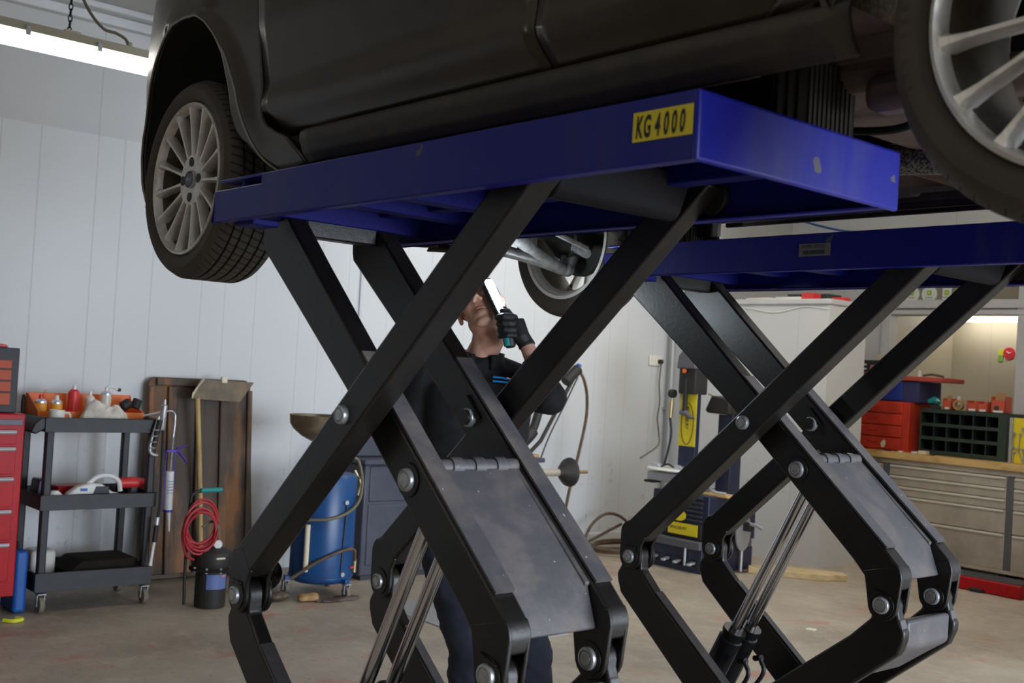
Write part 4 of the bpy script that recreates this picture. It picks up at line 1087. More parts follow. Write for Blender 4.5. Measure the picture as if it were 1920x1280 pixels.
# ------------------------------------------------------------------ along the left wall
def caster(x, y, r, parent, m='galv', w=.03, name='caster'):
    c = MB().cyl((x, y - w / 2, r), (x, y + w / 2, r), r, seg=22).build(name, m, parent, .004)
    MB().box(x - .012, x + .012, y - w / 2 - .008, y - w / 2 - .004, r - .01, 2 * r + .015).box(x - .012, x + .012, y + w / 2 + .004, y + w / 2 + .008, r - .01, 2 * r + .015).box(
        x - .03, x + .03, y - w / 2 - .008, y + w / 2 + .008, 2 * r + .012, 2 * r + .017).cyl((x, y - w / 2 - .01, r), (x, y + w / 2 + .01, r), .006, seg=8).build('fork', 'galv', c)
    return c
M['castertyre'] = mat('worn_caster_rubber', (.20, .17, .13), .7)
# red roller cabinet
t = thing('roller_cabinet', 'red roller cabinet with long aluminium drawer handles at the left edge', 'tool cabinet', (-6.55, 1.66, 0))
MB().box(-6.85, -6.262, 1.32, 2.0, .13, 1.105).build('body', 'red', t, .006)
MB().box(-6.262, -6.252, 1.32, 1.985, 1.045, 1.075).build('name_strip', 'steeltrim', t, .002)
for z0, z1 in ((.945, 1.028), (.785, .938), (.612, .778), (.435, .605), (.215, .428)):
    d = MB().box(-6.262, -6.248, 1.34, 1.958, z0, z1 - .006).build('drawer', 'red', t, .003)
    MB().prism([(-6.248, z1 - .030), (-6.236, z1 - .030), (-6.230, z1 - .020), (-6.236, z1 - .008), (-6.248, z1 - .008)], 1.35, 1.952, 'y').build('drawer_handle', 'handle', d, .002)
for y in (1.40, 1.93):
    for x in (-6.78, -6.34): caster(x, y, .055, t, 'steeltrim')
# dark grey chest on top
t = thing('tool_chest', 'dark grey tool chest with four orange-red drawers, standing on the red roller cabinet', 'tool chest', (-6.5, 1.66, 1.106))
MB().box(-6.80, -6.312, 1.36, 1.965, 1.107, 1.455).build('body', 'dark', t, .006)
for z0, z1 in ((1.345, 1.392), (1.283, 1.340), (1.222, 1.278), (1.150, 1.217)):
    MB().box(-6.312, -6.302, 1.38, 1.925, z0, z1 - .004).build('drawer', 'darkorange', t, .002)
tag(MB().box(-6.60, -6.40, 1.60, 1.86, 1.456, 1.74).build('speaker_box', 'blackpl', None, .01), 'black upright box on top of the dark grey tool chest', 'box')
tag(MB().prism([(1.875, 1.456), (1.93, 1.456), (1.925, 1.468), (1.905, 1.474), (1.88, 1.470)], -6.46, -6.40, 'x').build('red_cutter', 'redcan', None, .004), 'small red tool on the corner of the dark grey tool chest', 'tool')
# blue hard case standing on edge
t = thing('tool_case', 'blue plastic tool case standing on edge between red cabinet and black cart', 'case', (-6.52, 2.08, 0))
MB().box(-6.66, -6.40, 2.045, 2.115, .004, .345).build('shell', 'bluecase', t, .02, 4)
MB().tube(spline([(-6.56, 2.08, .340), (-6.56, 2.08, .372), (-6.50, 2.08, .372), (-6.50, 2.08, .340)]), .008, 8).build('carry_handle', 'blackpl', t)
# black service cart
cx0, cx1, cy0, cy1 = -6.80, -6.34, 2.135, 2.795
t = thing('service_cart', 'black three-tier plastic service cart by the white wall', 'cart', (-6.57, 2.465, 0))
def tray(z0, z1, th=.012):
    m = MB().box(cx0, cx1, cy0, cy1, z0, z0 + th)
    o = .02
    for a in ((cx0, cx0 + th, cy0, cy1), (cx1 - th, cx1, cy0, cy1), (cx0, cx1, cy0, cy0 + th), (cx0, cx1, cy1 - th, cy1)): m.box(a[0], a[1], a[2], a[3], z0, z1)
    return m
for z0, z1 in ((1.003, 1.083), (.570, .655), (.122, .226)):
    tray(z0, z1).build('tray', 'blackpl', t, .006)
for x in (cx0 + .035, cx1 - .035):
    for y in (cy0 + .035, cy1 - .035):
        MB().box(x - .022, x + .022, y - .022, y + .022, .13, .575).build('post', 'blackpl', t, .008)
        MB().box(x - .022, x + .022, y - .022, y + .022, .58, 1.008).build('post', 'blackpl', t, .008)
        caster(x, y + .01, .046, t, 'castertyre', .028)
hd = MB().prism([(2.135, 1.083), (2.135, 1.02), (2.085, .99), (2.055, 1.003), (2.075, 1.05), (2.11, 1.083)], cx0 + .02, cx1 - .0, 'x'); hd.build('push_handle', 'blackpl', t, .008)
# orange tray on the cart with its cans
TZ = 1.016
t = thing('parts_tray', 'bright orange plastic tray holding spray cans on the top of the black cart', 'tray', (-6.66, 2.50, TZ))
MB().box(-6.782, -6.56, 2.17, 2.775, TZ, TZ + .008).prism([(-6.782, TZ), (-6.774, TZ), (-6.780, 1.200), (-6.786, 1.200)], 2.16, 2.78, 'y').box(-6.566, -6.560, 2.18, 2.775, TZ, 1.105).prism(
    [(-6.782, TZ), (-6.56, TZ), (-6.56, 1.105), (-6.75, 1.195), (-6.784, 1.2)], 2.16, 2.167, 'y').prism([(-6.782, TZ), (-6.56, TZ), (-6.56, 1.105), (-6.75, 1.16), (-6.784, 1.2)], 2.775, 2.782, 'y').build('tray_shell', 'orange', t, .002)
cz = TZ + .009
def can(name, y, x, r, h, m, label, cat, dome='handle', capm='white', straw=False):
    T = thing(name, label, cat, (x, y, cz), 'cans and bottles in the orange tray')
    MB().cyl((x, y, cz), (x, y, cz + h), r, seg=24).build('body', m, T, .003)
    MB().lathe([(r, h - .003), (r * .98, h + .006), (r * .6, h + .018), (r * .4, h + .020), (0, h + .020)], (x, y, cz), 'z', 24).build('dome', dome, T)
    MB().cyl((x, y, cz + h + .018), (x, y, cz + h + .045), r * .38, r * .33, 14).build('nozzle', capm, T, .002)
    if straw: MB().tube([(x + .012, y + .0, cz + h + .035), (x + .02, y + .02, cz + h + .075)], .0018, 6).build('straw', 'redcan', T)
    return T
can('spray_can', 2.205, -6.66, .034, .125, 'amber', 'amber can with silver dome and thin straw, leftmost in the orange tray', 'spray can', 'handle', 'redcan', True)
can('spray_can', 2.295, -6.66, .033, .122, 'amber', 'amber can with silver dome and white cap, next to the red can', 'spray can')
can('spray_can', 2.395, -6.67, .032, .185, 'redcan', 'tall red spray can in the orange tray', 'spray can', 'redcan', 'white')
can('bottle', 2.495, -6.68, .028, .150, 'clear', 'small pale bottle between the red can and the pump bottle', 'bottle', 'clear', 'white')
T = can('pump_bottle', 2.590, -6.68, .030, .180, 'clear', 'tall pale pump bottle with a side spout and black tip', 'bottle', 'handle', 'white')
MB().tube([(-6.68, 2.595, cz + .225), (-6.68, 2.63, cz + .222), (-6.68, 2.66, cz + .210)], .008, 8).build('spout', 'white', T)
MB().cyl((-6.68, 2.658, cz + .211), (-6.68, 2.675, cz + .207), .010, seg=12).build('spout_tip', 'blackpl', T)
tag(MB().cyl((-6.60, 2.660, 1.135), (-6.60, 2.705, 1.165), .032, .030, 20).build('black_cap', 'hub', None, .004), 'black round cap lying in the orange tray, right of the pump bottle', 'cap')
tag(MB().cyl((-6.60, 2.735, 1.130), (-6.60, 2.755, 1.185), .030, .027, 20).build('black_cap', 'hub', None, .004), 'black upright cap at the right end of the orange tray', 'cap')
# mug, rag
t = thing('mug', 'white mug on the front edge of the black cart', 'mug', (-6.44, 2.225, TZ))
MB().lathe([(0, 0), (.036, 0), (.041, .01), (.042, .105), (.039, .105), (.037, .012), (0, .008)], (-6.44, 2.225, TZ), 'z', 28).build('cup', 'offwhite', t)
MB().tube(spline([(-6.44, 2.262, 1.105), (-6.44, 2.292, 1.102), (-6.44, 2.298, 1.070), (-6.44, 2.262, 1.045)]), .006, 8).build('handle', 'offwhite', t)
from mathutils import noise as _ns
def rag_fn(u, v):
    a = 2 * pi * u; r = v
    ex, ey = .068 * (1 + .10 * sin(3 * a + 1)), .150 * (1 + .06 * sin(5 * a))
    x, y = -6.485 + ex * r * cos(a), 2.505 + ey * r * sin(a)
    n1 = _ns.noise(Vector((x * 22, y * 14, 2.))); n2 = 1 - abs(_ns.noise(Vector((x * 16 + y * 9, y * 11 - x * 8, 5.)))) * 2.2
    z = TZ + .006 + (1 - r ** 6) * (.088 + .040 * n1 + .034 * max(0, n2) ** 2 + .022 * math.exp(-((y - 2.44) / .05) ** 2) + .018 * math.exp(-((y - 2.60) / .04) ** 2))
    return (x, y, max(z, TZ + .004))
tag(MB().grid(rag_fn, 56, 22).build('rag', 'cloth', None, sharp=180, solid=.003), 'crumpled off-white rag on top of the black cart', 'rag')
t = thing('angle_tool', 'dark upright tool with a reddish base at the left end of the cart top', 'tool', (-6.72, 2.155, TZ))
MB().tube([(-6.79, 2.152, TZ + .001), (-6.79, 2.152, TZ + .05)], [.014, .013], 14).build('base', 'red', t)
MB().tube([(-6.79, 2.152, TZ + .05), (-6.79, 2.15, TZ + .13), (-6.79, 2.15, TZ + .17)], [.013, .014, .008], 14).build('barrel', 'dark', t)
# middle tray contents
t = thing('steam_cleaner', 'white and grey handheld appliance with a looped handle on the middle tier', 'hand tool', (-6.42, 2.46, .584))
MB().prism([(2.275, .585), (2.63, .585), (2.625, .64), (2.56, .655), (2.50, .70), (2.43, .71), (2.36, .69), (2.31, .655)], -6.47, -6.40, 'x').build('body', 'white', t, .018, 4)
MB().tube(spline([(-6.435, 2.42, .70), (-6.435, 2.48, .742), (-6.435, 2.55, .745), (-6.435, 2.60, .715), (-6.435, 2.615, .655)]), .014, 12).build('loop_handle', 'white', t)
MB().box(-6.40, -6.398, 2.37, 2.41, .665, .68).build('button', 'bluecase', t)
MB().prism([(2.44, .64), (2.54, .64), (2.53, .69), (2.46, .69)], -6.399, -6.396, 'x').build('side_vent', 'dark', t)
t = thing('cordless_drill', 'red and black cordless tool at the right end of the middle tier', 'power tool', (-6.46, 2.68, .584))
MB().tube([(-6.46, 2.60, .70), (-6.46, 2.62, .70), (-6.46, 2.70, .70), (-6.46, 2.76, .695)], [.012, .03, .034, .030], 18).build('motor_housing', 'redcan', t, .002)
MB().prism([(2.68, .69), (2.73, .69), (2.72, .60), (2.67, .60)], -6.48, -6.44, 'x').build('grip', 'blackpl', t, .008)
MB().box(-6.50, -6.42, 2.65, 2.755, .586, .625).build('battery', 'blackpl', t, .006)
tag(MB().lathe([(0, 0), (.03, 0), (.04, .02), (.040, .08), (.02, .10), (0, .10)], (-6.60, 2.72, .584), 'z', 20).build('dark_canister', 'block', None), 'dark round canister on the middle tier behind the red tool', 'canister')
tag(MB().prism([(2.155, .585), (2.245, .585), (2.235, .72), (2.17, .725)], -6.62, -6.50, 'x').build('blue_tub', 'navy', None, .01), 'dark blue tub at the left end of the middle tier', 'tub')
tag(MB().lathe([(0, 0), (.05, 0), (.055, .03), (.045, .06), (.02, .085), (0, .085)], (-6.42, 2.235, .584), 'z', 20).build('grey_dome_lid', 'signwhite', None), 'pale domed lid at the left end of the middle tier', 'lid')
tag(MB().box(-6.70, -6.56, 2.30, 2.58, .584, .675).build('red_carton', 'red', None, .006), 'dark red box on the middle tier behind the white appliance', 'box')
# bottom tray contents
t = thing('drip_tray', 'dark oily flat tray lying in the bottom tier of the cart', 'tray', (-6.57, 2.56, .136))
MB().prism([(2.34, .20), (2.42, .262), (2.74, .262), (2.76, .20), (2.70, .155), (2.40, .155)], -6.72, -6.42, 'x').build('pan', 'block', t, .01)
tag(MB().box(-6.405, -6.365, 2.40, 2.52, .136, .205).build('red_pouch', 'red', None, .02), 'small dark red pouch in the bottom tier of the cart', 'pouch')
tag(MB().box(-6.80 + .02, -6.62, 2.20, 2.34, .136, .30).build('clear_tub', 'clear', None, .02), 'pale plastic tub in the bottom tier of the cart', 'tub')

# grease gun hung on the front of the cart
t = thing('grease_gun', 'silver grease gun with a hose hanging from the cart corner', 'grease gun', (-6.318, 2.79, .25))
MB().tube([(-6.318, 2.80, 1.20), (-6.318, 2.799, 1.17), (-6.318, 2.798, 1.165), (-6.318, 2.79, 1.03), (-6.318, 2.785, 1.01)], [.008, .010, .020, .020, .012], 14).build('barrel', 'chrome', t)
MB().tube(spline([(-6.318, 2.770, 1.10), (-6.318, 2.748, 1.02), (-6.318, 2.728, .93), (-6.318, 2.735, .885), (-6.318, 2.775, .872)]), .010, 10).build('lever', 'chrome', t)
for k in range(4):
    z = 1.02 - .035 * k; y = 2.750 - .006 * k
    MB().lathe([(.018, 0), (.021, .003), (.018, .006)], (-6.30, y, z), 'z', 16).build('grip_ring', 'handle', t)
MB().tube([(-6.31, 2.775, 1.08), (-6.31, 2.757, 1.0), (-6.31, 2.747, .93)], .017, 12).build('grip', 'hub', t)
MB().tube(spline([(-6.295, 2.79, 1.02), (-6.295, 2.795, .80), (-6.295, 2.80, .60), (-6.295, 2.79, .50)]), .008, 8).build('hose', 'blackpl', t)
MB().tube([(-6.295, 2.79, .515), (-6.295, 2.787, .47)], .014, 12).build('coupler', 'handle', t)
MB().tube([(-6.295, 2.787, .47), (-6.295, 2.78, .37)], .013, 12).build('sleeve', 'blackpl', t)
MB().tube([(-6.295, 2.78, .37), (-6.295, 2.768, .26), (-6.295, 2.765, .235)], [.009, .009, .012], 12).build('nozzle', 'white', t)
# caulking gun on a hook
t = thing('caulking_gun', 'purple caulking gun with a white cartridge hanging beside the brown board', 'caulking gun', (-6.70, 3.03, .40))
MB().tube(spline([(-6.68, 2.80, 1.075), (-6.69, 2.98, 1.11), (-6.70, 3.035, 1.10), (-6.70, 3.045, 1.05), (-6.70, 3.04, .95)]), .006, 8).tube([(-6.70, 3.04, .95), (-6.70, 3.035, .74)], .006, 8).build('plunger_rod', 'chrome', t)
MB().tube([(-6.70, 3.03, .735), (-6.70, 3.034, .49)], .027, 20).build('cartridge', 'white', t, .002)
MB().tube([(-6.70, 3.034, .49), (-6.70, 3.04, .475), (-6.70, 3.05, .36)], [.02, .013, .006], 14).build('cartridge_nozzle', 'white', t)
for dy in (-.030, .030): MB().tube([(-6.70, 3.03 + dy, .49), (-6.70, 3.03 + dy, .86)], .003, 6).build('frame_rail', 'purple', t)
MB().lathe([(.031, 0), (.031, .014), (.027, .014), (.027, 0)], (-6.70, 3.034, .482), 'z', 24, close=True).build('front_ring', 'purple', t)
MB().box(-6.715, -6.685, 2.998, 3.062, .855, .87).build('back_plate', 'purple', t, .002)
MB().tube([(-6.70, 3.06, .87), (-6.70, 3.085, .855), (-6.70, 3.14, .79)], [.010, .009, .006], 10).build('trigger', 'purple', t)
MB().tube([(-6.70, 3.07, .88), (-6.70, 3.10, .885), (-6.70, 3.14, .90)], [.008, .006, .003], 10).build('thumb_lever', 'purple', t)
for k in range(5): MB().box(-6.6725, -6.672, 3.012, 3.05, .60 + k * .018, .604 + k * .018).build('cartridge_print', 'paleblue', t)
# brown moulded board leaning on the wall
t = thing('van_liner_board', 'dark brown ribbed board with rounded corners leaning on the white wall', 'board', (-6.95, 3.33, 0))
rr = []
y0, y1, z0, z1, r = 2.975, 3.70, .045, 1.310, .05
rr = arc(y1 - r, z1 - r, r, 0, 90, 5) + arc(y0 + r, z1 - r, r, 90, 180, 5) + [(y0, z0), (y1 + .04, z0)]
tilt = Matrix.Translation((-7.03, 0, 1.31)) @ Matrix.Rotation(radians(-5.), 4, 'Y') @ Matrix.Translation((7.03, 0, -1.31))
b = MB().prism(rr, -7.02, -6.985, 'x')
b.box(-6.99, -6.962, y0 + .0, y0 + .035, z0, 1.25).box(-6.99, -6.962, y1 - .03, y1 + .005, z0, 1.24).box(-6.99, -6.962, y0 + .05, y1 - .05, 1.255, 1.305)
for yy in (3.105, 3.30, 3.47): b.prism([(yy, -6.987), (yy + .008, -6.962), (yy + .055, -6.962), (yy + .063, -6.987)] and [(yy, z0), (yy + .06, z0), (yy + .06, 1.25), (yy, 1.25)], -6.99, -6.960, 'x')
b.xform(tilt); b.build('panel', 'brown', t, .006)
# shovel, blade up
t = thing('shovel', 'shovel with a pale wooden handle standing blade-up against the brown board', 'shovel', (-6.83, 3.33, 0))
MB().tube([(-6.80, 3.335, .01), (-6.82, 3.30, .60), (-6.84, 3.25, 1.19)], .0165, 14).build('handle', 'wood', t)
vs = [(-6.845, 3.215, 1.185), (-6.845, 3.555, 1.170), (-6.86, 3.660, 1.305), (-6.86, 3.285, 1.315)]
m = MB().add(vs + [(x - .006, y, z) for x, y, z in vs], [(0, 1, 2, 3), (7, 6, 5, 4), (0, 4, 5, 1), (1, 5, 6, 2), (2, 6, 7, 3), (3, 7, 4, 0)]); m.build('blade', 'shovel', t, .002)
vs = [(-6.845, 3.215, 1.185), (-6.86, 3.285, 1.315), (-6.80, 3.275, 1.318), (-6.79, 3.195, 1.225), (-6.79, 3.195, 1.19)]
MB().add(vs + [(x - .0, y - .006, z) for x, y, z in vs], [(0, 1, 2, 3, 4), (9, 8, 7, 6, 5), (0, 5, 6, 1), (1, 6, 7, 2), (2, 7, 8, 3), (3, 8, 9, 4), (4, 9, 5, 0)]).build('side_wing', 'cream', t, .002)
MB().box(-6.875, -6.850, 3.42, 3.46, 1.295, 1.335).build('rivet_tab', 'cream', t, .003)
# black pressure pot with gauge and push bar
px_, py_ = -6.14, 3.075
t = thing('grease_pump', 'black round pump drum with a pressure gauge and blue label on the floor', 'pump', (px_, py_, 0))
MB().lathe([(0, .0), (.088, 0), (.090, .02), (.090, .215), (.10, .215), (0, .215)], (px_, py_, .004), 'z', 36).build('lower_drum', 'hub', t)
MB().lathe([(0, .215), (.128, .215), (.130, .222), (.128, .230), (0, .230)], (px_, py_, .004), 'z', 36).build('flange', 'block', t)
for k in range(9):
    a = 2 * pi * k / 9
    MB().cyl((px_ + .118 * cos(a), py_ + .118 * sin(a), .212), (px_ + .118 * cos(a), py_ + .118 * sin(a), .242), .008, seg=8).build('flange_bolt', 'galv', t)
MB().lathe([(0, .230), (.108, .230), (.112, .24), (.112, .315), (.105, .325), (.06, .345), (0, .348)], (px_, py_, .004), 'z', 36).build('upper_drum', 'hub', t)
MB().box(px_ + .110, px_ + .1135, py_ - .028, py_ + .028, .293, .303).build('name_plate', 'cream', t, .002)
lb = MB().grid(lambda u, v: (px_ + .0915 * cos(radians(-42 + 84 * u)), py_ + .0915 * sin(radians(-42 + 84 * u)), .115 + .085 * v), 14, 1).build('drum_label', 'paleblue', t)
lb['label'] = 'blue printed drum label'
MB().grid(lambda u, v: (px_ + .0925 * cos(radians(15 + 24 * u)), py_ + .0925 * sin(radians(15 + 24 * u)), .185 + .012 * v), 6, 1).build('label_patch', 'pinklabel', t)
MB().cyl((px_ + .02, py_ + .02, .345), (px_ + .02, py_ + .02, .39), .018, seg=12).build('valve_stem', 'brass', t)
MB().cyl((px_ + .035, py_ + .01, .372), (px_ + .055, py_ + .005, .372), .026, seg=26).build('gauge', 'chrome', t, .002)
MB().cyl((px_ + .055, py_ + .005, .372), (px_ + .0565, py_ + .0046, .372), .021, seg=26).build('gauge_face', 'signwhite', t)
MB().tube(spline([(px_ - .02, 2.925, .02), (px_ - .02, 2.918, .25), (px_ - .02, 2.925, .60), (px_ - .02, 2.945, .665), (px_ - .02, 3.0, .682)]), .009, 10).build('push_bar', 'blackpl', t)
MB().tube([(px_ - .02, 2.985, .681), (px_ - .02, 3.118, .682)], .014, 12).build('grip', 'teal', t)['label'] = 'teal handle grip'
MB().tube(spline([(px_ + .02, 3.10, .39), (px_, 3.10, .46), (px_, 3.06, .50), (px_, 3.0, .47)]), .008, 8).build('feed_hose', 'greyhose', t)
hz = MB()
pts = []
for k in range(5 * 24 + 1):
    a = 2 * pi * k / 24; R = .098 + .010 * sin(k * .23); w_ = k / 24
    pts.append((px_ + .012 + .010 * w_, 2.992 + R * cos(a) * .98 - .006 * w_ + .004 * sin(w_ * 3), .50 + (R + .014 * sin(w_ * 2.2)) * 1.18 * sin(a) - .010 * w_))
pts += [(px_ + .06, 3.06, .42)] if False else []
hz.tube(pts, .0075, 8)
hz.tube(spline([(px_ + .03, 2.875, .52), (px_ + .03, 2.865, .42), (px_ + .03, 2.895, .32), (px_ + .02, 2.95, .285)]), .0075, 8)
hz.build('coiled_hose', 'redhose', t)['label'] = 'red coiled hose'
# waste oil drainer: blue tank with bowl
dx, dy = -6.20, 3.86
t = thing('oil_drainer', 'blue waste-oil drainer tank on casters with a drain bowl and hoses', 'oil drainer', (dx, dy, 0))
MB().lathe([(0, .085), (.17, .085), (.195, .105), (.20, .13), (.20, .74), (.185, .765), (.12, .775), (0, .775)], (dx, dy, 0), 'z', 44).build('tank', 'tank', t)
MB().lathe([(.201, .0), (.206, .004), (.206, .012), (.201, .016)], (dx, dy, .115), 'z', 44).build('base_hoop', 'tank', t)
for a in (15, 135, 255):
    ca, sa = cos(radians(a)), sin(radians(a)); x, y = dx + .225 * ca, dy + .225 * sa
    MB().obox((dx + .205 * ca, dy + .205 * sa, .105), (.06, .04, .03), (0, 0, radians(a))).build('leg_bracket', 'tank', t, .004)
    caster(x, y, .038, t, 'castertyre', .024)
MB().lathe([(0, 0), (.05, .0), (.11, .030), (.165, .075), (.186, .110), (.190, .158), (.194, .165), (.186, .165), (.180, .112), (.158, .080), (.10, .036), (0, .012)], (dx - .05, dy - .045, .965), 'z', 40).build('drain_bowl', 'bowl', t)
MB().cyl((dx - .05, dy - .07, .75), (dx - .05, dy - .07, .975), .016, seg=14).build('bowl_pipe', 'brass', t)
MB().tube([(dx - .02, dy - .10, .97), (dx + .02, dy - .10, .93), (dx + .05, dy - .07, .925)], .010, 10).build('bowl_valve', 'brass', t)
MB().tube(spline([(dx + .12, dy - .21, .49), (dx + .20, dy - .09, .50), (dx + .215, dy + .03, .535), (dx + .19, dy + .13, .60), (dx + .10, dy + .21, .70), (dx + .03, dy + .235, .80), (dx + .02, dy + .20, .86), (dx, dy + .1, .85)]), .010, 10).build('suction_hose', 'greyhose', t)
MB().tube(spline([(dx + .10, dy - .27, .13), (dx + .18, dy - .13, .24), (dx + .225, dy, .30), (dx + .20, dy + .11, .30), (dx + .165, dy + .145, .22)]), .010, 10).build('drain_hose', 'brownhose', t)
MB().tube([(dx + .165, dy + .145, .235), (dx + .165, dy + .145, .15)], .012, 10).build('drain_valve', 'brass', t)
MB().obox((dx + .18, dy + .115, .185), (.015, .035, .012)).build('valve_lever', 'redvalve', t, .003)
MB().cyl((dx + .203, dy + .02, .15), (dx + .203, dy + .04, .60), .006, seg=8).build('sight_tube', 'dark', t)
for z in (.15, .60): MB().cyl((dx + .19, dy + .03, z), (dx + .215, dy + .03, z), .014, seg=10).build('tube_elbow', 'galv', t)
MB().cyl((dx + .12, dy - .185, .17), (dx + .12, dy - .185, .46), .016, seg=12).build('level_gauge', 'cream', t)
MB().tube(spline([(dx + .02, dy + .20, .78), (dx + .04, dy + .235, .70), (dx + .03, dy + .225, .62)]), .010, 8).build('pump_valve', 'brass', t)
# oddments on the floor at the foot of the tank
tag(MB().lathe([(.045, -.02), (.095, -.02), (.10, -.01), (.10, .02), (.08, .025), (.045, .02)], (-6.42, 3.60, .10), 'x', 30, close=True).build('hand_truck_wheel', 'block', None), 'small dark wheel standing on the floor left of the blue tank', 'wheel')
def crumple(name, c, s, m, label, cat, seed):
    b = MB()
    for i in range(7):
        b.sphere((c[0] + random.uniform(-1, 1) * s[0] * .6, c[1] + random.uniform(-1, 1) * s[1] * .6, c[2] + s[2] * .4), (s[0] * .5, s[1] * .5, s[2] * .45), 10, 6)
    q = fuse(b, .008, 2, .5, .010, seed); q.v = [(p[0], p[1], max(p[2], .003)) for p in q.v]
    return tag(q.build(name, m, None, sharp=180), label, cat)
crumple('oily_rag', (-6.10, 3.52, .01), (.07, .09, .05), 'shovel', 'crumpled brown oily rag on the floor beside the blue tank', 'rag', 5)
crumple('oily_rag', (-6.02, 3.66, .01), (.06, .08, .03), 'card', 'flattened tan rag on the floor in front of the blue tank', 'rag', 9)
crumple('dark_rag', (-5.97, 3.86, .0), (.09, .16, .02), 'under', 'dark oily absorbent cloth spread under the blue tank casters', 'rag', 12)
crumple('oily_rag', (-6.22, 3.42, .01), (.06, .08, .07), 'under', 'dark rag bundle on the floor between the brown board and the blue tank', 'rag', 15)
tag(MB().box(-7.03, -6.98, 3.0, 3.75, .004, .045).build('timber_batten', 'shovel', None, .004), 'dark timber batten on the floor under the leaning brown board', 'batten')
tag(MB().tube(spline([(-6.24, 1.95, .012), (-6.20, 1.99, .012), (-6.22, 2.04, .012), (-6.26, 2.02, .012)]), .011, 8).build('yellow_cord', 'signyellow', None), 'short yellow-green cord on the floor at the red cabinet wheel', 'cord')
# thin cable down the wall
tag(MB().tube(spline([(-7.035, 5.02, 1.55), (-7.035, 5.06, 1.35), (-7.035, 5.02, 1.18), (-7.035, 5.08, 1.05), (-7.035, 5.07, .86)]), .005, 8).build('wall_cable', 'galv', None), 'thin grey cable hanging on the wall left of the person', 'cable')

# ------------------------------------------------------------------ wheel balancer behind the lift
t = thing('wheel_balancer', 'dark blue-grey wheel balancer cabinet with a round cone on its shaft', 'wheel balancer', (-6.62, 5.08, 0))
MB().box(-6.95, -6.42, 4.30, 5.90, .03, .79).build('cabinet', 'slate', t, .012)
MB().box(-6.44, -6.412, 4.34, 5.88, .10, .515).build('lower_panel', 'slate', t, .008)
MB().box(-6.44, -6.412, 4.34, 5.88, .535, .78).build('upper_panel', 'slate', t, .008)
MB().box(-6.98, -6.38, 4.27, 5.93, .79, .825).build('top_shelf', 'slate', t, .008)
MB().box(-6.94, -6.43, 4.32, 5.88, 0, .04).build('plinth', 'dark', t)
MB().box(-6.90, -6.60, 4.32, 4.62, .825, .98).build('weight_tray_back', 'slate', t, .01)
MB().cyl((-6.40, 5.90, .71), (-6.40, 6.10, .71), .030, seg=24).build('shaft', 'steel', t, .002)
MB().cyl((-6.40, 6.26, .71), (-6.40, 6.41, .71), .014, seg=16).build('shaft_thread', 'brass', t, .002)
MB().lathe([(0, 0), (.030, 0), (.045, .03), (.075, .06), (.085, .085), (.110, .105), (.116, .125), (.105, .120), (.055, .112), (.03, .13), (.022, .16), (.014, .17), (0, .17)], (-6.40, 6.09, .71), 'y', 36).build('cone', 'hub', t)
for a in (0,): pass
MB().tube(spline([(-6.62, 5.78, .82), (-6.60, 5.86, .92), (-6.60, 5.97, 1.02), (-6.60, 6.02, 1.14), (-6.60, 6.06, 1.30)]), [.055] * 17 + [.035] * 16, 14).build('guard_hinge', 'hub', t)
MB().tube([(-6.60, 5.95, .84), (-6.60, 6.07, .94), (-6.60, 6.45, 1.54)], .016, 12).build('guard_arm', 'hub', t)
MB().tube([(-6.60, 6.30, 1.42), (-6.60, 6.44, 1.53)], .045, 14).build('guard_knob', 'hub', t, .004)
tag(MB().box(-6.62, -6.42, 5.66, 5.90, .826, .850).build('cardboard_sheet', 'card', None, .003), 'folded cardboard sheet on the end of the wheel balancer top', 'cardboard')
# air line with brass coupling, hanging to the coil on the floor
t = thing('air_hose', 'brown air hose hanging from a brass coupling and coiled on the floor', 'hose', (-6.75, 6.6, 0))
MB().tube(spline([(-6.62, 6.49, 1.50), (-6.62, 6.54, 1.43), (-6.66, 6.62, 1.30), (-6.70, 6.66, 1.10), (-6.74, 6.62, .75), (-6.78, 6.58, .45), (-6.80, 6.58, .22), (-6.78, 6.68, .07), (-6.70, 6.85, .03), (-6.55, 7.10, .02), (-6.45, 7.30, .02)]), .013, 10).build('hose_drop', 'brownhose', t)
def coil(cx, cy, r, n, z, ph, sq=.8, lift=0):
    pts = []
    for k in range(int(n * 22) + 1):
        a = 2 * pi * k / 22 + ph; q = r * (1 + .10 * sin(k * .17 + ph))
        pts.append((cx + q * sq * cos(a), cy + q * sin(a), z + .011 * (1 + sin(k * .31)) + lift * max(0, sin(a * .5)) ** 4 + k * .0009))
    return pts
MB().tube(coil(-6.55, 7.05, .30, 2.6, .014, .4), .012, 8).build('hose_coil', 'brownhose', t)
MB().tube(spline([(-6.80, 6.80, .04), (-6.82, 6.92, .20), (-6.80, 7.06, .29), (-6.78, 7.22, .27), (-6.76, 7.36, .16), (-6.74, 7.3, .05)]), .013, 10).tube(
    spline([(-6.80, 6.82, .05), (-6.80, 6.95, .09), (-6.80, 7.1, .14), (-6.78, 7.25, .20)]), .013, 10).build('hose_loop', 'brownhose', t)
MB().tube([(-6.62, 6.445, 1.535), (-6.62, 6.46, 1.50)], .020, 12).build('coupling', 'brass', t)
MB().tube([(-6.62, 6.465, 1.50), (-6.61, 6.44, 1.455)], .017, 10).build('nozzle_nut', 'handle', t)
MB().cyl((-6.62, 6.455, 1.535), (-6.62, 6.47, 1.565), .022, seg=12).build('valve_cap', 'bluecase', t)
tag(MB().tube(spline([(-6.60, 6.44, 1.46), (-6.64, 6.36, 1.25), (-6.66, 6.22, .98), (-6.62, 6.10, .80)]), .006, 8).build('signal_cable', 'hub', None), 'thin black cable hanging beside the black guard arm of the balancer', 'cable')
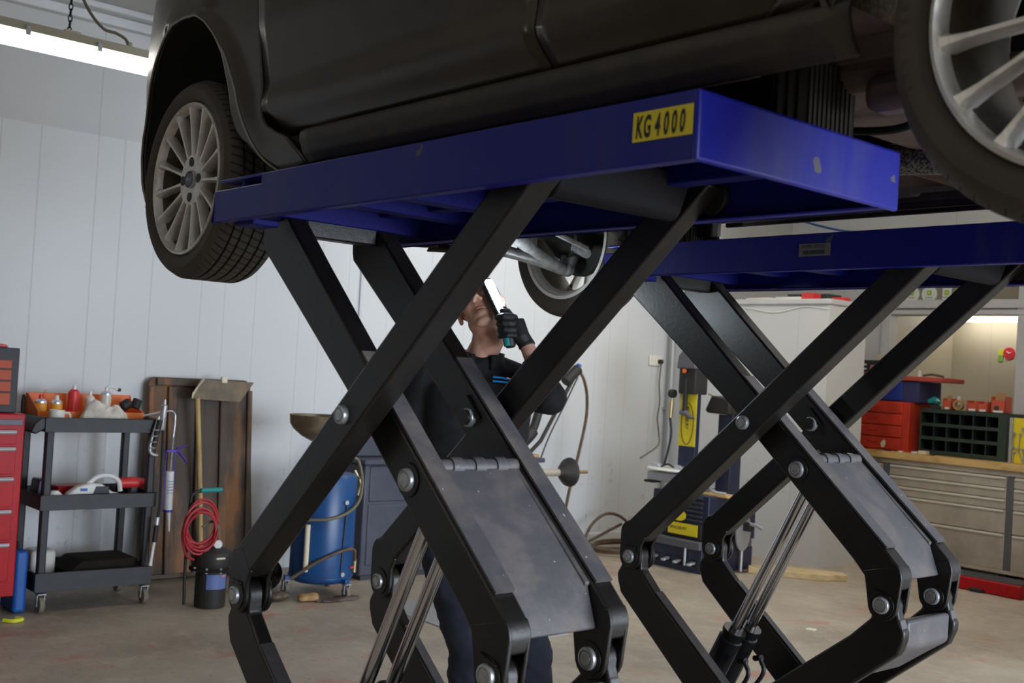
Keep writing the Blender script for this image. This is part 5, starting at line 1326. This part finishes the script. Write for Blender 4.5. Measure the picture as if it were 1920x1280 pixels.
tag(MB().box(-7.049, -6.99, 6.52, 6.60, .25, .33).build('junction_box', 'amber', None, .006), 'small orange-brown box low on the white wall behind the hanging hose', 'box')
# wall socket and cable
t = thing('wall_socket', 'cream double wall socket with a black plug near the corner pipe', 'socket', (-7.05, 7.88, 1.65))
MB().box(-7.049, -7.030, 7.775, 7.945, 1.605, 1.700).build('socket_plate', 'socket', t, .005)
for y in (7.81, 7.85): MB().box(-7.031, -7.027, y, y + .012, 1.67, 1.69).build('switch', 'white', t, .002)
MB().box(-7.030, -6.985, 7.885, 7.925, 1.625, 1.665).build('plug', 'hub', t, .010)
tag(MB().tube(spline([(-7.0, 7.905, 1.63), (-6.99, 7.88, 1.45), (-6.99, 7.90, 1.27), (-6.98, 7.87, 1.12), (-6.98, 7.90, .98), (-6.85, 7.75, .88), (-6.55, 7.2, .80)]), .008, 8).build('power_cable', 'greyhose', None), 'grey cable running down the wall from the socket plug', 'cable')

# ------------------------------------------------------------------ tyre changer
t = thing('tyre_changer', 'dark blue tyre changer with a yellow-labelled post and clamp table', 'tyre changer', (-5.85, 7.05, 0))
MB().box(-6.16, -5.56, 6.86, 7.50, 0, .185).build('pedal_base', 'navy', t, .006)
MB().box(-6.14, -5.555, 6.82, 7.48, .185, .245).build('kick_ledge', 'steeltrim', t, .006)
MB().box(-6.12, -5.545, 6.90, 7.50, .245, .60).build('body', 'navy', t, .008)
for k in range(6):
    z = .39 + k * .035
    MB().box(-5.95, -5.60, 6.885, 6.905, z, z + .018).build('vent_slat', 'dark', t, .003)
MB().box(-5.96, -5.595, 6.885, 6.90, .255, .375).build('front_panel', 'hub', t, .004)
lbl = MB().box(-5.925, -5.63, 6.878, 6.8845, .275, .365).build('front_label', 'yellow', t); lbl['label'] = 'yellow front label'
text('label_lettering', 'BRADBURY', .034, (-5.905, 6.8765, .315), (1, 0, 0), (0, 0, 1), 'ink', lbl, 1.0, .2)
MB().grid(lambda u, v: (-5.82 + (.075 * v) * cos(2 * pi * u), 6.8775, .425 + (.045 * v) * sin(2 * pi * u)), 24, 1).build('round_label', 'yellow', t)
for x in (-6.02, -5.90, -5.78, -5.70, -5.64):
    if x == -5.70:
        MB().cyl((x - .005, 6.84, .05), (x - .005, 6.84, .19), .010, seg=10).build('pedal_stop', 'handle', t)
    else:
        MB().obox((x + .01, 6.83, .075), (.040, .08, .016), (radians(12), 0, 0)).build('pedal', 'handle', t, .005)
        MB().box(x - .018, x + .038, 6.855, 6.862, .045, .105).build('pedal_slot', 'ink', t)
MB().lathe([(0, 0), (.14, 0), (.15, .02), (.10, .05), (.07, .09), (0, .09)], (-5.98, 7.12, .60), 'z', 30).build('turntable_hub', 'hub', t)
MB().lathe([(0, 0), (.24, 0), (.245, .008), (.235, .016), (0, .018)], (-6.02, 7.06, .755), 'z', 44).build('turntable', 'signwhite', t)
MB().box(-6.20, -5.86, 6.90, 7.02, .665, .735).build('clamp_slide', 'galv', t, .008)
MB().box(-6.24, -6.14, 6.91, 7.01, .64, .66).build('clamp_jaw', 'hub', t, .005)
MB().box(-6.05, -5.95, 7.20, 7.30, .66, .74).build('clamp_jaw', 'hub', t, .005)
for x, y in ((-6.14, 6.92), (-5.90, 6.92)):
    MB().prism([(x - .05, .773), (x + .05, .773), (x + .03, .80), (x - .02, .81)], y, y + .05, 'y').build('table_clamp', 'handle', t, .004)
MB().box(-5.935, -5.765, 6.92, 7.08, 1.38, 1.60).build('arm_head', 'hub', t, .01)
MB().prism([(-5.95, 1.58), (-5.755, 1.58), (-5.775, 1.70), (-5.90, 1.725), (-5.935, 1.68)], 6.90, 7.12, 'y').build('head_cap', 'steeltrim', t, .012)
MB().cyl((-5.84, 7.0, 1.72), (-5.84, 7.0, 1.775), .016, seg=12).build('lock_knob', 'handle', t, .003)
MB().cyl((-5.865, 6.895, 1.562), (-5.865, 6.91, 1.562), .017, seg=16).build('button', 'orange', t)
lab = MB().box(-5.935, -5.765, 6.955, 6.96, .965, 1.385).build('post_label', 'yellow', t); lab['label'] = 'tall yellow post label'
MB().box(-5.935, -5.765, 6.96, 7.01, .60, 1.385).build('post', 'navy', t, .006)
MB().box(-5.93, -5.77, 6.98, 7.20, .775, .82).build('post_foot', 'navy', t, .006)
ring = [(-5.850 + .062 * cos(a), 6.953, 1.145 + .165 * sin(a)) for a in [2 * pi * k / 40 for k in range(41)]]
MB().tube(ring, .0025, 6, False).build('label_oval', 'ink', lab)
text('label_lettering', 'BRADBURY', .046, (-5.869, 6.9535, 1.285), (0, 0, -1), (1, 0, 0), 'ink', lab, .78, .25, .01)
MB().cyl((-5.865, 6.93, 1.10 + .13), (-5.865, 6.93, 1.50), .020, seg=14).build('mount_shaft', 'hub', t)
MB().tube([(-5.90, 6.93, 1.235), (-5.84, 6.93, 1.225), (-5.78, 6.91, 1.195), (-5.735, 6.90, 1.195)], [.022, .026, .012, .007], 12).build('mount_head', 'steeltrim', t)
MB().prism([(-5.975, 1.14), (-5.945, 1.14), (-5.940, 1.45), (-5.955, 1.50), (-5.968, 1.46)], 6.98, 7.0, 'y').build('tyre_lever', 'handle', t, .004)
MB().cyl((-5.985, 6.94, 1.375), (-6.03, 6.94, 1.375), .034, seg=22).build('pressure_gauge', 'hub', t, .004)
MB().tube([(-6.01, 6.94, 1.34), (-6.015, 6.94, 1.29), (-6.02, 6.94, 1.18)], [.012, .022, .020], 12).build('inflator_body', 'brass', t)
MB().tube(spline([(-6.02, 6.94, 1.18), (-6.0, 6.94, 1.05), (-6.03, 6.95, .92), (-6.08, 6.97, .80)]), .010, 8).build('inflator_hose', 'dark', t)
MB().tube(spline([(-5.77, 7.2, 1.55), (-5.70, 7.18, 1.46), (-5.66, 7.2, 1.36), (-5.60, 7.22, 1.34)]), .005, 8).build('air_line', 'dark', t)
MB().tube(spline([(-5.77, 7.1, 1.39), (-5.68, 7.1, 1.36), (-5.63, 7.12, 1.34), (-5.68, 7.12, 1.29), (-5.77, 7.1, 1.30)]), .005, 8).build('air_line', 'greyhose', t)
MB().tube(spline([(-6.10, 6.95, .775), (-6.04, 6.96, .80), (-5.98, 6.95, .79), (-5.93, 6.93, .775)]), .008, 8).build('table_hose', 'hub', t)
# helper arm beside it
MB().box(-5.69, -5.55, 7.14, 7.28, .60, 1.25).build('helper_column', 'navy', t, .008)
MB().prism([(-5.76, 1.26), (-5.73, 1.24), (-5.52, 1.24), (-5.52, 1.36), (-5.70, 1.38)], 7.05, 7.2, 'y').build('roller_head', 'hub', t, .012)
MB().box(-5.72, -5.60, 7.08, 7.2, 1.236, 1.252).build('head_base', 'cream', t, .004)
MB().box(-5.70, -5.45, 7.00, 7.14, .595, .615).build('tool_shelf', 'benchwood', t, .003)
MB().tube([(-5.66, 7.05, .64), (-5.58, 7.03, .625), (-5.48, 7.02, .625)], .012, 10).build('shelf_tool', 'handle', t)
# bead breaker paddle
MB().lathe([(0, -.02), (.09, -.02), (.15, -.006), (.155, .004), (.15, .012), (0, .02)], (-5.50, 7.28, .32), 'x', 34, scale=(.6, 1)).build('paddle', 'galv', t)
MB().cyl((-5.50, 7.28, .005), (-5.50, 7.28, .30), .012, seg=12).build('rod', 'handle', t)
MB().box(-5.49, -5.42, 7.26, 7.32, .33, .40).build('pivot_block', 'hub', t, .006)
MB().tube([(-5.44, 7.28, .39), (-5.36, 7.27, .385), (-5.30, 7.27, .37)], .014, 12).build('handle', 'handle', t)
tag(MB().cyl((-5.50, 7.28, 0), (-5.50, 7.28, .006), .05, seg=20).build('floor_disc', 'shovel', None), 'small flat disc on the floor under the bead breaker rod', 'disc')
tag(MB().prism([(-5.50, 7.38), (-5.44, 7.30), (-4.98, 7.56), (-4.86, 7.78), (-4.95, 7.85), (-5.45, 7.58)], 0.001, .05, 'z').build('timber_plank', 'ply', None, .004), 'pale timber plank lying on the floor in front of the white partition', 'plank')

# diamond tread plates in the floor
def treadplate(x0, x1, y0, y1, label):
    T = thing('tread_plate', label, 'tread plate', ((x0 + x1) / 2, (y0 + y1) / 2, 0), 'tread plates let into the floor')
    MB().box(x0, x1, y0, y1, .0005, .006).build('sheet', 'galv', T)
    g = MB(); n = 0; yy = y0 + .03; k = 0
    while yy < y1 - .02:
        xx = x0 + .03 + (.035 if k % 2 else 0)
        while xx < x1 - .02:
            s = 1 if k % 2 else -1; a = radians(45 * s)
            pts = []
            for j in range(8):
                q = 2 * pi * j / 8; u, v = .017 * cos(q), .0055 * sin(q)
                pts.append((xx + u * cos(a) - v * sin(a), yy + u * sin(a) + v * cos(a)))
            b = len(g.v); g.v += [(p[0], p[1], .006) for p in pts] + [(xx, yy, .0085)]
            g.f += [[b + j, b + (j + 1) % 8, b + 8] for j in range(8)]
            xx += .07
        yy += .035; k += 1
    o = g.build('tread_pattern', 'galv', T, split=False); o['kind'] = 'stuff'
    return T
treadplate(-5.75, -4.62, 3.99, 4.55, 'worn diamond tread plate in the floor behind the near lift, seen between its arms')

# ------------------------------------------------------------------ stainless workbench at the right
BY = 9.10
t = thing('drawer_bench', 'stainless steel drawer workbench with a pale wooden top at right', 'workbench', (-4.4, BY + .3, 0))
MB().box(-5.66, -3.0, BY + .02, BY + .58, .10, .905).build('carcass', 'steel', t, .004)
def col(x0, x1):
    for z0, z1 in ((.765, .855), (.675, .762), (.590, .672), (.395, .587), (.095, .390)):
        d = MB().box(x0, x1, BY, BY + .018, z0, z1 - .004).build('drawer', 'steel', t, .003)
        MB().prism([(BY, z1 - .026), (BY - .012, z1 - .022), (BY - .014, z1 - .008), (BY, z1 - .004)], x0 + .008, x1 - .012, 'x').build('drawer_handle', 'handle2', d, .002)
col(-5.66, -5.385); col(-5.315, -4.265); col(-4.205, -3.20)
for x in (-5.383, -4.263): MB().box(x, x + .056, BY + .004, BY + .020, .08, .86).build('divider', 'steeltrim', t, .003)
MB().box(-5.66, -3.0, BY - .002, BY + .02, .86, .905).build('top_rail', 'steel', t, .003)
MB().cyl((-4.93, BY - .008, .875), (-4.93, BY, .875), .013, seg=16).build('lock', 'chrome', t, .002)
MB().box(-5.66, -3.0, BY, BY + .02, .065, .093).build('bottom_rail', 'steel', t, .003)
for x in (-5.55, -4.3, -3.1): MB().box(x - .03, x + .03, BY + .06, BY + .52, 0, .10).build('foot', 'hub', t, .004)
MB().box(-5.68, -2.98, BY - .03, BY + .62, .905, .960).build('bench_top', 'benchwood', t, .004)
BZ = .961
# jack beside the bench
t = thing('trolley_jack', 'grey trolley jack with a dark wheel, by the left end of the workbench', 'jack', (-5.60, 8.95, 0))
for x in (-5.62, -5.52): MB().cyl((x, 8.62, .06), (x + .025, 8.62, .06), .06, seg=22).build('jack_wheel', 'hub', t, .004)
MB().prism([(8.55, .05), (9.0, .05), (9.02, .16), (8.75, .20), (8.55, .13)], -5.60, -5.525, 'x').build('jack_frame', 'steeltrim', t, .006)
MB().tube([(-5.56, 8.62, .12), (-5.56, 8.60, .45)], .016, 10).build('jack_handle', 'dark', t)
# red drawer chest, blue cabinet and red tray stacked on the bench
t = thing('drawer_chest', 'bright red metal chest of drawers with an orange side, on the workbench', 'tool chest', (-5.55, 9.45, BZ))
MB().box(-5.88, -5.245, 9.265, 9.70, BZ, 1.405).build('body', 'red_orange', t, .004)
for z0, z1 in ((1.300, 1.392), (1.192, 1.290), (1.085, 1.183), (.975, 1.075)):
    d = MB().box(-5.86, -5.315, 9.248, 9.268, z0, z1).build('drawer', 'red_orange', t, .006)
    MB().tube([(-5.64, 9.246, (z0 + z1) / 2 + .015), (-5.63, 9.238, (z0 + z1) / 2), (-5.55, 9.238, (z0 + z1) / 2), (-5.54, 9.246, (z0 + z1) / 2 + .015)], .003, 6).build('pull', 'red', d)
tag(MB().prism([(-5.50, 1.025), (-5.475, 1.055), (-5.455, 1.05), (-5.455, 1.01), (-5.47, .985), (-5.495, .99)], 9.238, 9.244, 'y').build('paper_tag', 'cream', None), 'torn cream paper tag on the lowest drawer of the red chest', 'tag')
t = thing('wall_cabinet', 'blue metal cabinet standing on the red chest of drawers', 'cabinet', (-5.5, 9.48, 1.406))
MB().box(-5.86, -5.20, 9.33, 9.72, 1.407, 1.595).build('body', 'bluecab2', t, .004)
MB().box(-5.85, -5.36, 9.318, 9.331, 1.415, 1.588).build('door', 'bluecab', t, .003)
t = thing('metal_tray', 'faded red metal tray lying across the top of the blue cabinet', 'tray', (-5.45, 9.5, 1.596))
MB().box(-5.97, -4.98, 9.30, 9.72, 1.598, 1.640).build('pan', 'redshelf', t, .008)
MB().box(-5.97, -5.45, 9.285, 9.30, 1.612, 1.66).build('lip', 'redshelf', t, .006)
t = thing('parts_case', 'dark case with pale labels standing on the red metal tray', 'case', (-5.75, 9.48, 1.641))
MB().box(-5.86, -5.50, 9.40, 9.56, 1.642, 1.775).build('shell', 'dark', t, .008)
MB().box(-5.83, -5.78, 9.396, 9.40, 1.725, 1.74).build('case_label', 'signwhite', t); MB().box(-5.83, -5.78, 9.396, 9.40, 1.685, 1.70).build('case_label', 'signwhite', t)
MB().box(-5.74, -5.66, 9.396, 9.40, 1.69, 1.73).build('case_label', 'pinklabel', t)
tag(MB().box(-5.70, -5.56, 9.42, 9.58, 1.777, 1.825).build('carton', 'cream', None, .004), 'pale yellow carton on top of the dark parts case', 'carton')
tag(MB().tube(spline([(-5.22, 9.42, 1.652), (-5.16, 9.44, 1.665), (-5.10, 9.42, 1.662), (-5.03, 9.44, 1.650)]), .010, 8).build('tool_roll', 'brownhose', None), 'dark tools lying on the right end of the red metal tray', 'tools')
tag(MB().cyl((-5.27, 9.45, 1.641), (-5.27, 9.45, 1.70), .022, .014, 14).build('small_bottle', 'white', None, .003), 'small white bottle on the red metal tray', 'bottle')
# dark green pigeonhole unit
gx0, gx1, gz0, gz1, gy0, gy1 = -5.165, -4.385, BZ, 1.362, 9.31, 9.62
t = thing('pigeonhole_unit', 'dark green metal pigeonhole rack with three rows of bins on the workbench', 'storage rack', (-4.78, 9.46, BZ))
g = MB().box(gx0, gx1, gy1 - .01, gy1, gz0, gz1).box(gx0, gx0 + .012, gy0, gy1, gz0, gz1).box(gx1 - .012, gx1, gy0, gy1, gz0, gz1).box(gx0, gx1, gy0, gy1, gz1 - .012, gz1).box(gx0, gx1, gy0, gy1, gz0, gz0 + .012)
g.box(gx1 - .075, gx1, gy0 - .002, gy0 + .01, gz0, gz1)
g.build('cabinet_frame', 'green', t, .002)
for k in range(4):
    z = gz0 + .010 + k * (gz1 - gz0 - .045) / 3
    MB().box(gx0 + .004, gx1 - .07, gy0 - .004, gy0 + .012, z, z + .030).build('shelf_lip', 'green', t, .003)
    if 0 < k < 4: MB().box(gx0 + .012, gx1 - .012, gy0 + .01, gy1 - .01, z, z + .006).build('shelf', 'green', t)
for k in range(1, 6):
    x = gx0 + k * (gx1 - .07 - gx0) / 6 + .01
    MB().box(x - .004, x + .004, gy0 + .004, gy1 - .01, gz0 + .02, gz1 - .012).build('bin_divider', 'greenin', t)
    for r_k in range(3): pass
# boxes on top of it
def carton(x0, x1, y0, h, label, m='cardred', flap=True, win=False):
    T = thing('carton', label, 'carton', ((x0 + x1) / 2, y0 + .06, gz1), 'red cartons on the green rack')
    z0 = gz1 + .001; w_ = .006
    b = MB().box(x0, x1, y0, y0 + .12, z0, z0 + w_).box(x0, x1, y0, y0 + w_, z0, z0 + h * .62).box(x0, x0 + w_, y0, y0 + .12, z0, z0 + h * .8).box(x1 - w_, x1, y0, y0 + .12, z0, z0 + h * .8).box(x0, x1, y0 + .12 - w_, y0 + .12, z0, z0 + h * .8)
    b.build('box', m, T, .001)
    if flap: MB().prism([(x0 + .01, z0 + h * .62), (x1 - .01, z0 + h * .62), (x1 - .02, z0 + h), (x0 + .022, z0 + h * 1.02)], y0 + .05, y0 + .053, 'y').build('flap', 'card', T)
    if win: MB().box(x0 + .03, x0 + .07, y0 - .001, y0, z0 + .02, z0 + .06).build('print', 'dark', T)
    MB().box(x0 + .02, x1 - .02, y0 - .0012, y0, z0 + .004, z0 + .022).build('white_band', 'signwhite', T)
carton(-5.01, -4.93, 9.40, .125, 'tall open red carton with a tan flap, leftmost carton on the green rack')
carton(-4.80, -4.70, 9.42, .115, 'plain red carton in the middle of the green rack', flap=False)
carton(-4.695, -4.60, 9.40, .112, 'plain red carton touching its neighbour, right of the middle of the rack', flap=False)
carton(-4.575, -4.45, 9.40, .175, 'open red carton with a raised brown flap at the right end of the rack', win=True)
T = thing('tape_roll', 'brown roll standing on edge between the red cartons on the rack', 'roll', (-4.87, 9.42, gz1))
MB().lathe([(.026, -.02), (.046, -.02), (.046, .02), (.026, .02)], (-4.872, 9.42, gz1 + .048), 'y', 30, close=True).build('ring', 'card', T)
tag(MB().cyl((-4.915, 9.50, gz1 + .001), (-4.915, 9.50, gz1 + .125), .018, .014, 14).build('clear_bottle', 'clear', None, .003), 'small clear bottle behind the roll on the green rack', 'bottle')
t = thing('power_drill', 'teal and black power tool on the left end of the green rack', 'power tool', (-5.09, 9.42, gz1))
MB().tube([(-5.15, 9.42, gz1 + .06), (-5.10, 9.42, gz1 + .075), (-5.05, 9.42, gz1 + .065)], [.022, .034, .028], 14).build('housing', 'teal', t)
MB().prism([(-5.11, gz1 + .001), (-5.05, gz1 + .001), (-5.06, gz1 + .07), (-5.09, gz1 + .07)], 9.40, 9.44, 'y').build('grip', 'hub', t, .006)
MB().box(-5.13, -5.04, 9.395, 9.445, gz1 + .001, gz1 + .03).build('battery', 'dark', t, .006)
MB().tube([(-5.07, 9.40, gz1 + .085), (-5.03, 9.39, gz1 + .07)], .005, 8).build('white_stripe', 'white', t)
# small things at the front of the bench
for i, (x, w_, h, m, lb, c) in enumerate(((-5.06, .07, .030, 'cream', 'small pale box on the bench in front of the red chest side', 'box'), (-5.135, .05, .018, 'white', 'white crumpled packet on the bench by the red chest corner', 'packet'),
                                          (-5.40, .05, .010, 'dark', 'small dark fitting on the bench below the red chest', 'fitting'), (-5.27, .04, .010, 'signwhite', 'small pale fitting on the bench below the red chest corner', 'fitting'),
                                          (-4.97, .035, .024, 'dark', 'small dark box on the bench at the left foot of the green rack', 'box'))):
    tag(MB().box(x - w_ / 2, x + w_ / 2, 9.17, 9.17 + w_, BZ, BZ + h).build('bench_' + c, m, None, .004), lb, c)
# yellow rack card hung with spanners
t = thing('spanner_rack', 'bright yellow rack crowded with chrome spanners at the right end of the bench', 'spanner rack', (-4.22, 9.30, BZ))
MB().box(-4.325, -4.08, 9.29, 9.30, BZ, 1.335).build('backing', 'yellow', t, .003)
MB().box(-4.345, -4.32, 9.27, 9.33, BZ, 1.335).build('side_post', 'galv', t, .003)
for k in range(14):
    x = -4.33 + (k % 7) * .032 + random.uniform(-.01, .01); z = 1.22 - (k // 7) * .15 + random.uniform(-.03, .03); a = random.uniform(-.5, .5)
    p0 = Vector((x, 9.284 - .009 * (k % 2), z)); d = Vector((sin(a), 0, -cos(a)))
    s = MB().tube([p0, p0 + d * .11], .0042, 8)
    s.lathe([(.004, -.004), (.012, -.004), (.012, .004), (.004, .004)], tuple(p0 - d * .004), 'y', 12, close=True)
    s.lathe([(.004, -.004), (.011, -.004), (.011, .004), (.004, .004)], tuple(p0 + d * .114), 'y', 12, close=True)
    tag(s.build('spanner', 'chrome', None, split=False), 'chrome spanner hanging on the yellow rack at the right end of the bench', 'spanner', 'spanners on the yellow rack')
# flat red cases on the floor
def fcase(x0, x1, y0, label):
    T = thing('drill_case', label, 'case', ((x0 + x1) / 2, y0 + .13, 0), 'red cases under the bench')
    MB().box(x0, x1, y0, y0 + .27, .003, .105).build('shell', 'red', T, .012, 3)
    MB().box(x0 + .004, x1 - .004, y0 + .01, y0 + .26, .105, .112).build('lid', 'dark', T, .004)
    for x in (x0 + .10, x1 - .14): MB().box(x, x + .035, y0 - .006, y0 + .002, .030, .080).build('latch', 'red', T, .003)
    MB().box((x0 + x1) / 2 - .055, (x0 + x1) / 2 + .055, y0 - .022, y0 + .002, .006, .032).build('carry_handle', 'hub', T, .006)
fcase(-4.48, -3.80, 8.42, 'long flat red case with two latches on the floor in front of the bench')
fcase(-4.92, -4.60, 8.50, 'short red case on the floor, left of the long red case')
# signs
t = thing('round_sign', 'red round sign on the cream side-room wall', 'sign', (-5.29, 11.19, 1.95))
MB().cyl((-5.285, 11.1999, 1.945), (-5.285, 11.192, 1.945), .060, seg=34).build('disc', 'signred', t)
MB().tube([(-5.31, 11.190, 1.965), (-5.285, 11.190, 1.945), (-5.265, 11.190, 1.955)], .005, 6).build('symbol', 'signwhite', t)
t = thing('small_label', 'narrow yellow and green label beside the red round sign', 'label', (-5.37, 11.19, 1.93))
MB().box(-5.395, -5.345, 11.193, 11.1999, 1.925, 1.985).build('label_top', 'signyellow', t)
MB().box(-5.395, -5.345, 11.193, 11.1999, 1.860, 1.918).build('label_bottom', 'signgreen', t)
def rsign(x, label, sq=False):
    T = thing('window_sticker', label, 'sticker', (x, 9.925, 2.43), 'stickers on the window above the side-room opening')
    z = 2.435
    if sq: MB().box(x - .045, x + .045, 9.920, 9.929, z - .055, z + .055).build('disc', 'signwhite', T, .008)
    else: MB().cyl((x, 9.929, z), (x, 9.920, z), .078, seg=34).build('disc', 'signwhite', T)
    MB().box(x - .022, x + .022, 9.917, 9.920, z - .012, z + .034).build('emblem', 'signgreen', T, .003)
    MB().cyl((x, 9.917, z + .012), (x, 9.914, z + .012), .012, seg=12).build('emblem_spot', 'signyellow', T)
    MB().box(x - .035, x + .035, 9.917, 9.920, z - .036, z - .030).build('print_line', 'steeltrim', T)
rsign(-5.655, 'left round white sticker with a green emblem above the opening'); rsign(-5.475, 'round white sticker with a green emblem, between the other two stickers'); rsign(-5.30, 'square white sticker with a green emblem above the opening', True)
# things on top of the white partition
T0 = 2.236
tag(MB().prism([(-6.35, T0), (-6.02, T0), (-6.0, T0 + .02), (-6.08, T0 + .032), (-6.33, T0 + .028)], 8.25, 8.45, 'y').build('fluffy_mat', 'offwhite', None, .006), 'off-white folded sheet on top of the white partition', 'sheet')
tag(MB().box(-5.98, -5.72, 8.20, 8.32, T0, T0 + .030).build('strip_case', 'signwhite', None, .006), 'long white and red strip box on top of the partition', 'box')
tag(MB().box(-5.72, -5.60, 8.22, 8.34, T0, T0 + .065).build('red_box', 'redcan', None, .006), 'small bright red box on top of the partition', 'box')
tag(MB().box(-5.50, -5.38, 8.35, 8.45, T0, T0 + .035).build('red_packet', 'redcan', None, .006), 'red and white packet at the right corner of the partition top', 'packet')
tag(MB().box(-5.98, -5.56, 8.38, 8.60, T0, T0 + .07).build('dark_case', 'dark', None, .01), 'dark case at the back of the partition top', 'case')
tag(MB().tube(spline([(-6.7, 8.094, 2.05), (-6.3, 8.094, 2.16), (-5.9, 8.094, 2.12), (-5.6, 8.094, 2.17), (-5.36, 8.094, 2.15)]), .006, 8).build('loose_cable', 'signwhite', None), 'pale cable sagging along the top of the white partition front', 'cable')
tag(MB().tube(spline([(-7.03, 9.89, 3.25), (-6.7, 9.89, 3.15), (-6.4, 9.89, 3.08), (-6.1, 9.89, 3.05)]), .010, 8).build('blue_air_line', 'bluecase', None), 'bright blue air line high on the wall above the far lift', 'air line')
tag(MB().prism([(-4.02, 6.0), (-3.97, 6.02), (-3.98, 6.06), (-4.03, 6.05)], .001, .006, 'z').build('paper_scrap', 'offwhite', None), 'tiny white scrap of paper on the floor behind the far lift', 'scrap')

# ------------------------------------------------------------------ daylight, camera
def area(name, loc, rot, sx, sy, col, e):
    l = D.lights.new(name, 'AREA'); l.shape = 'RECTANGLE'; l.size = sx; l.size_y = sy; l.color = col; l.energy = e
    o = D.objects.new(name, l); COL.objects.link(o); o.location = loc; o.rotation_euler = rot; return o
area('door_daylight', (5.75, 4.3, 1.6), (0, radians(90), 0), 3.1, 6.8, (.80, .88, 1.0), 840)
w = D.worlds.new('overcast_sky'); SC.world = w; w.use_nodes = True
w.node_tree.nodes['Background'].inputs[0].default_value = (.62, .76, 1, 1); w.node_tree.nodes['Background'].inputs[1].default_value = 2.0
cam = D.cameras.new('camera'); co = D.objects.new('camera', cam); COL.objects.link(co); SC.camera = co
r_ = Vector((0.65408056, 0.75418635, 0.05815117)); u_ = Vector((-0.01983466, -0.05974963, 0.99801632)); f_ = Vector((-0.7561648, 0.65393648, 0.02412204))
co.matrix_world = Matrix(((r_.x, u_.x, -f_.x, 0), (r_.y, u_.y, -f_.y, 0), (r_.z, u_.z, -f_.z, 1.5), (0, 0, 0, 1)))
cam.sensor_width = 36; cam.lens = 2106.84 / 1920 * 36; cam.clip_start = .05; cam.clip_end = 60
cam.dof.use_dof = True; cam.dof.focus_distance = 3.3; cam.dof.aperture_fstop = 6.3
vs_ = SC.view_settings; vs_.view_transform = 'Standard'; vs_.look = 'None'; vs_.gamma = 1; vs_.use_curve_mapping = False; vs_.exposure = 0.0
SC.cycles.use_denoising = True
SC.cycles.max_bounces = 8; SC.cycles.diffuse_bounces = 5; SC.cycles.glossy_bounces = 4; SC.cycles.sample_clamp_indirect = 6
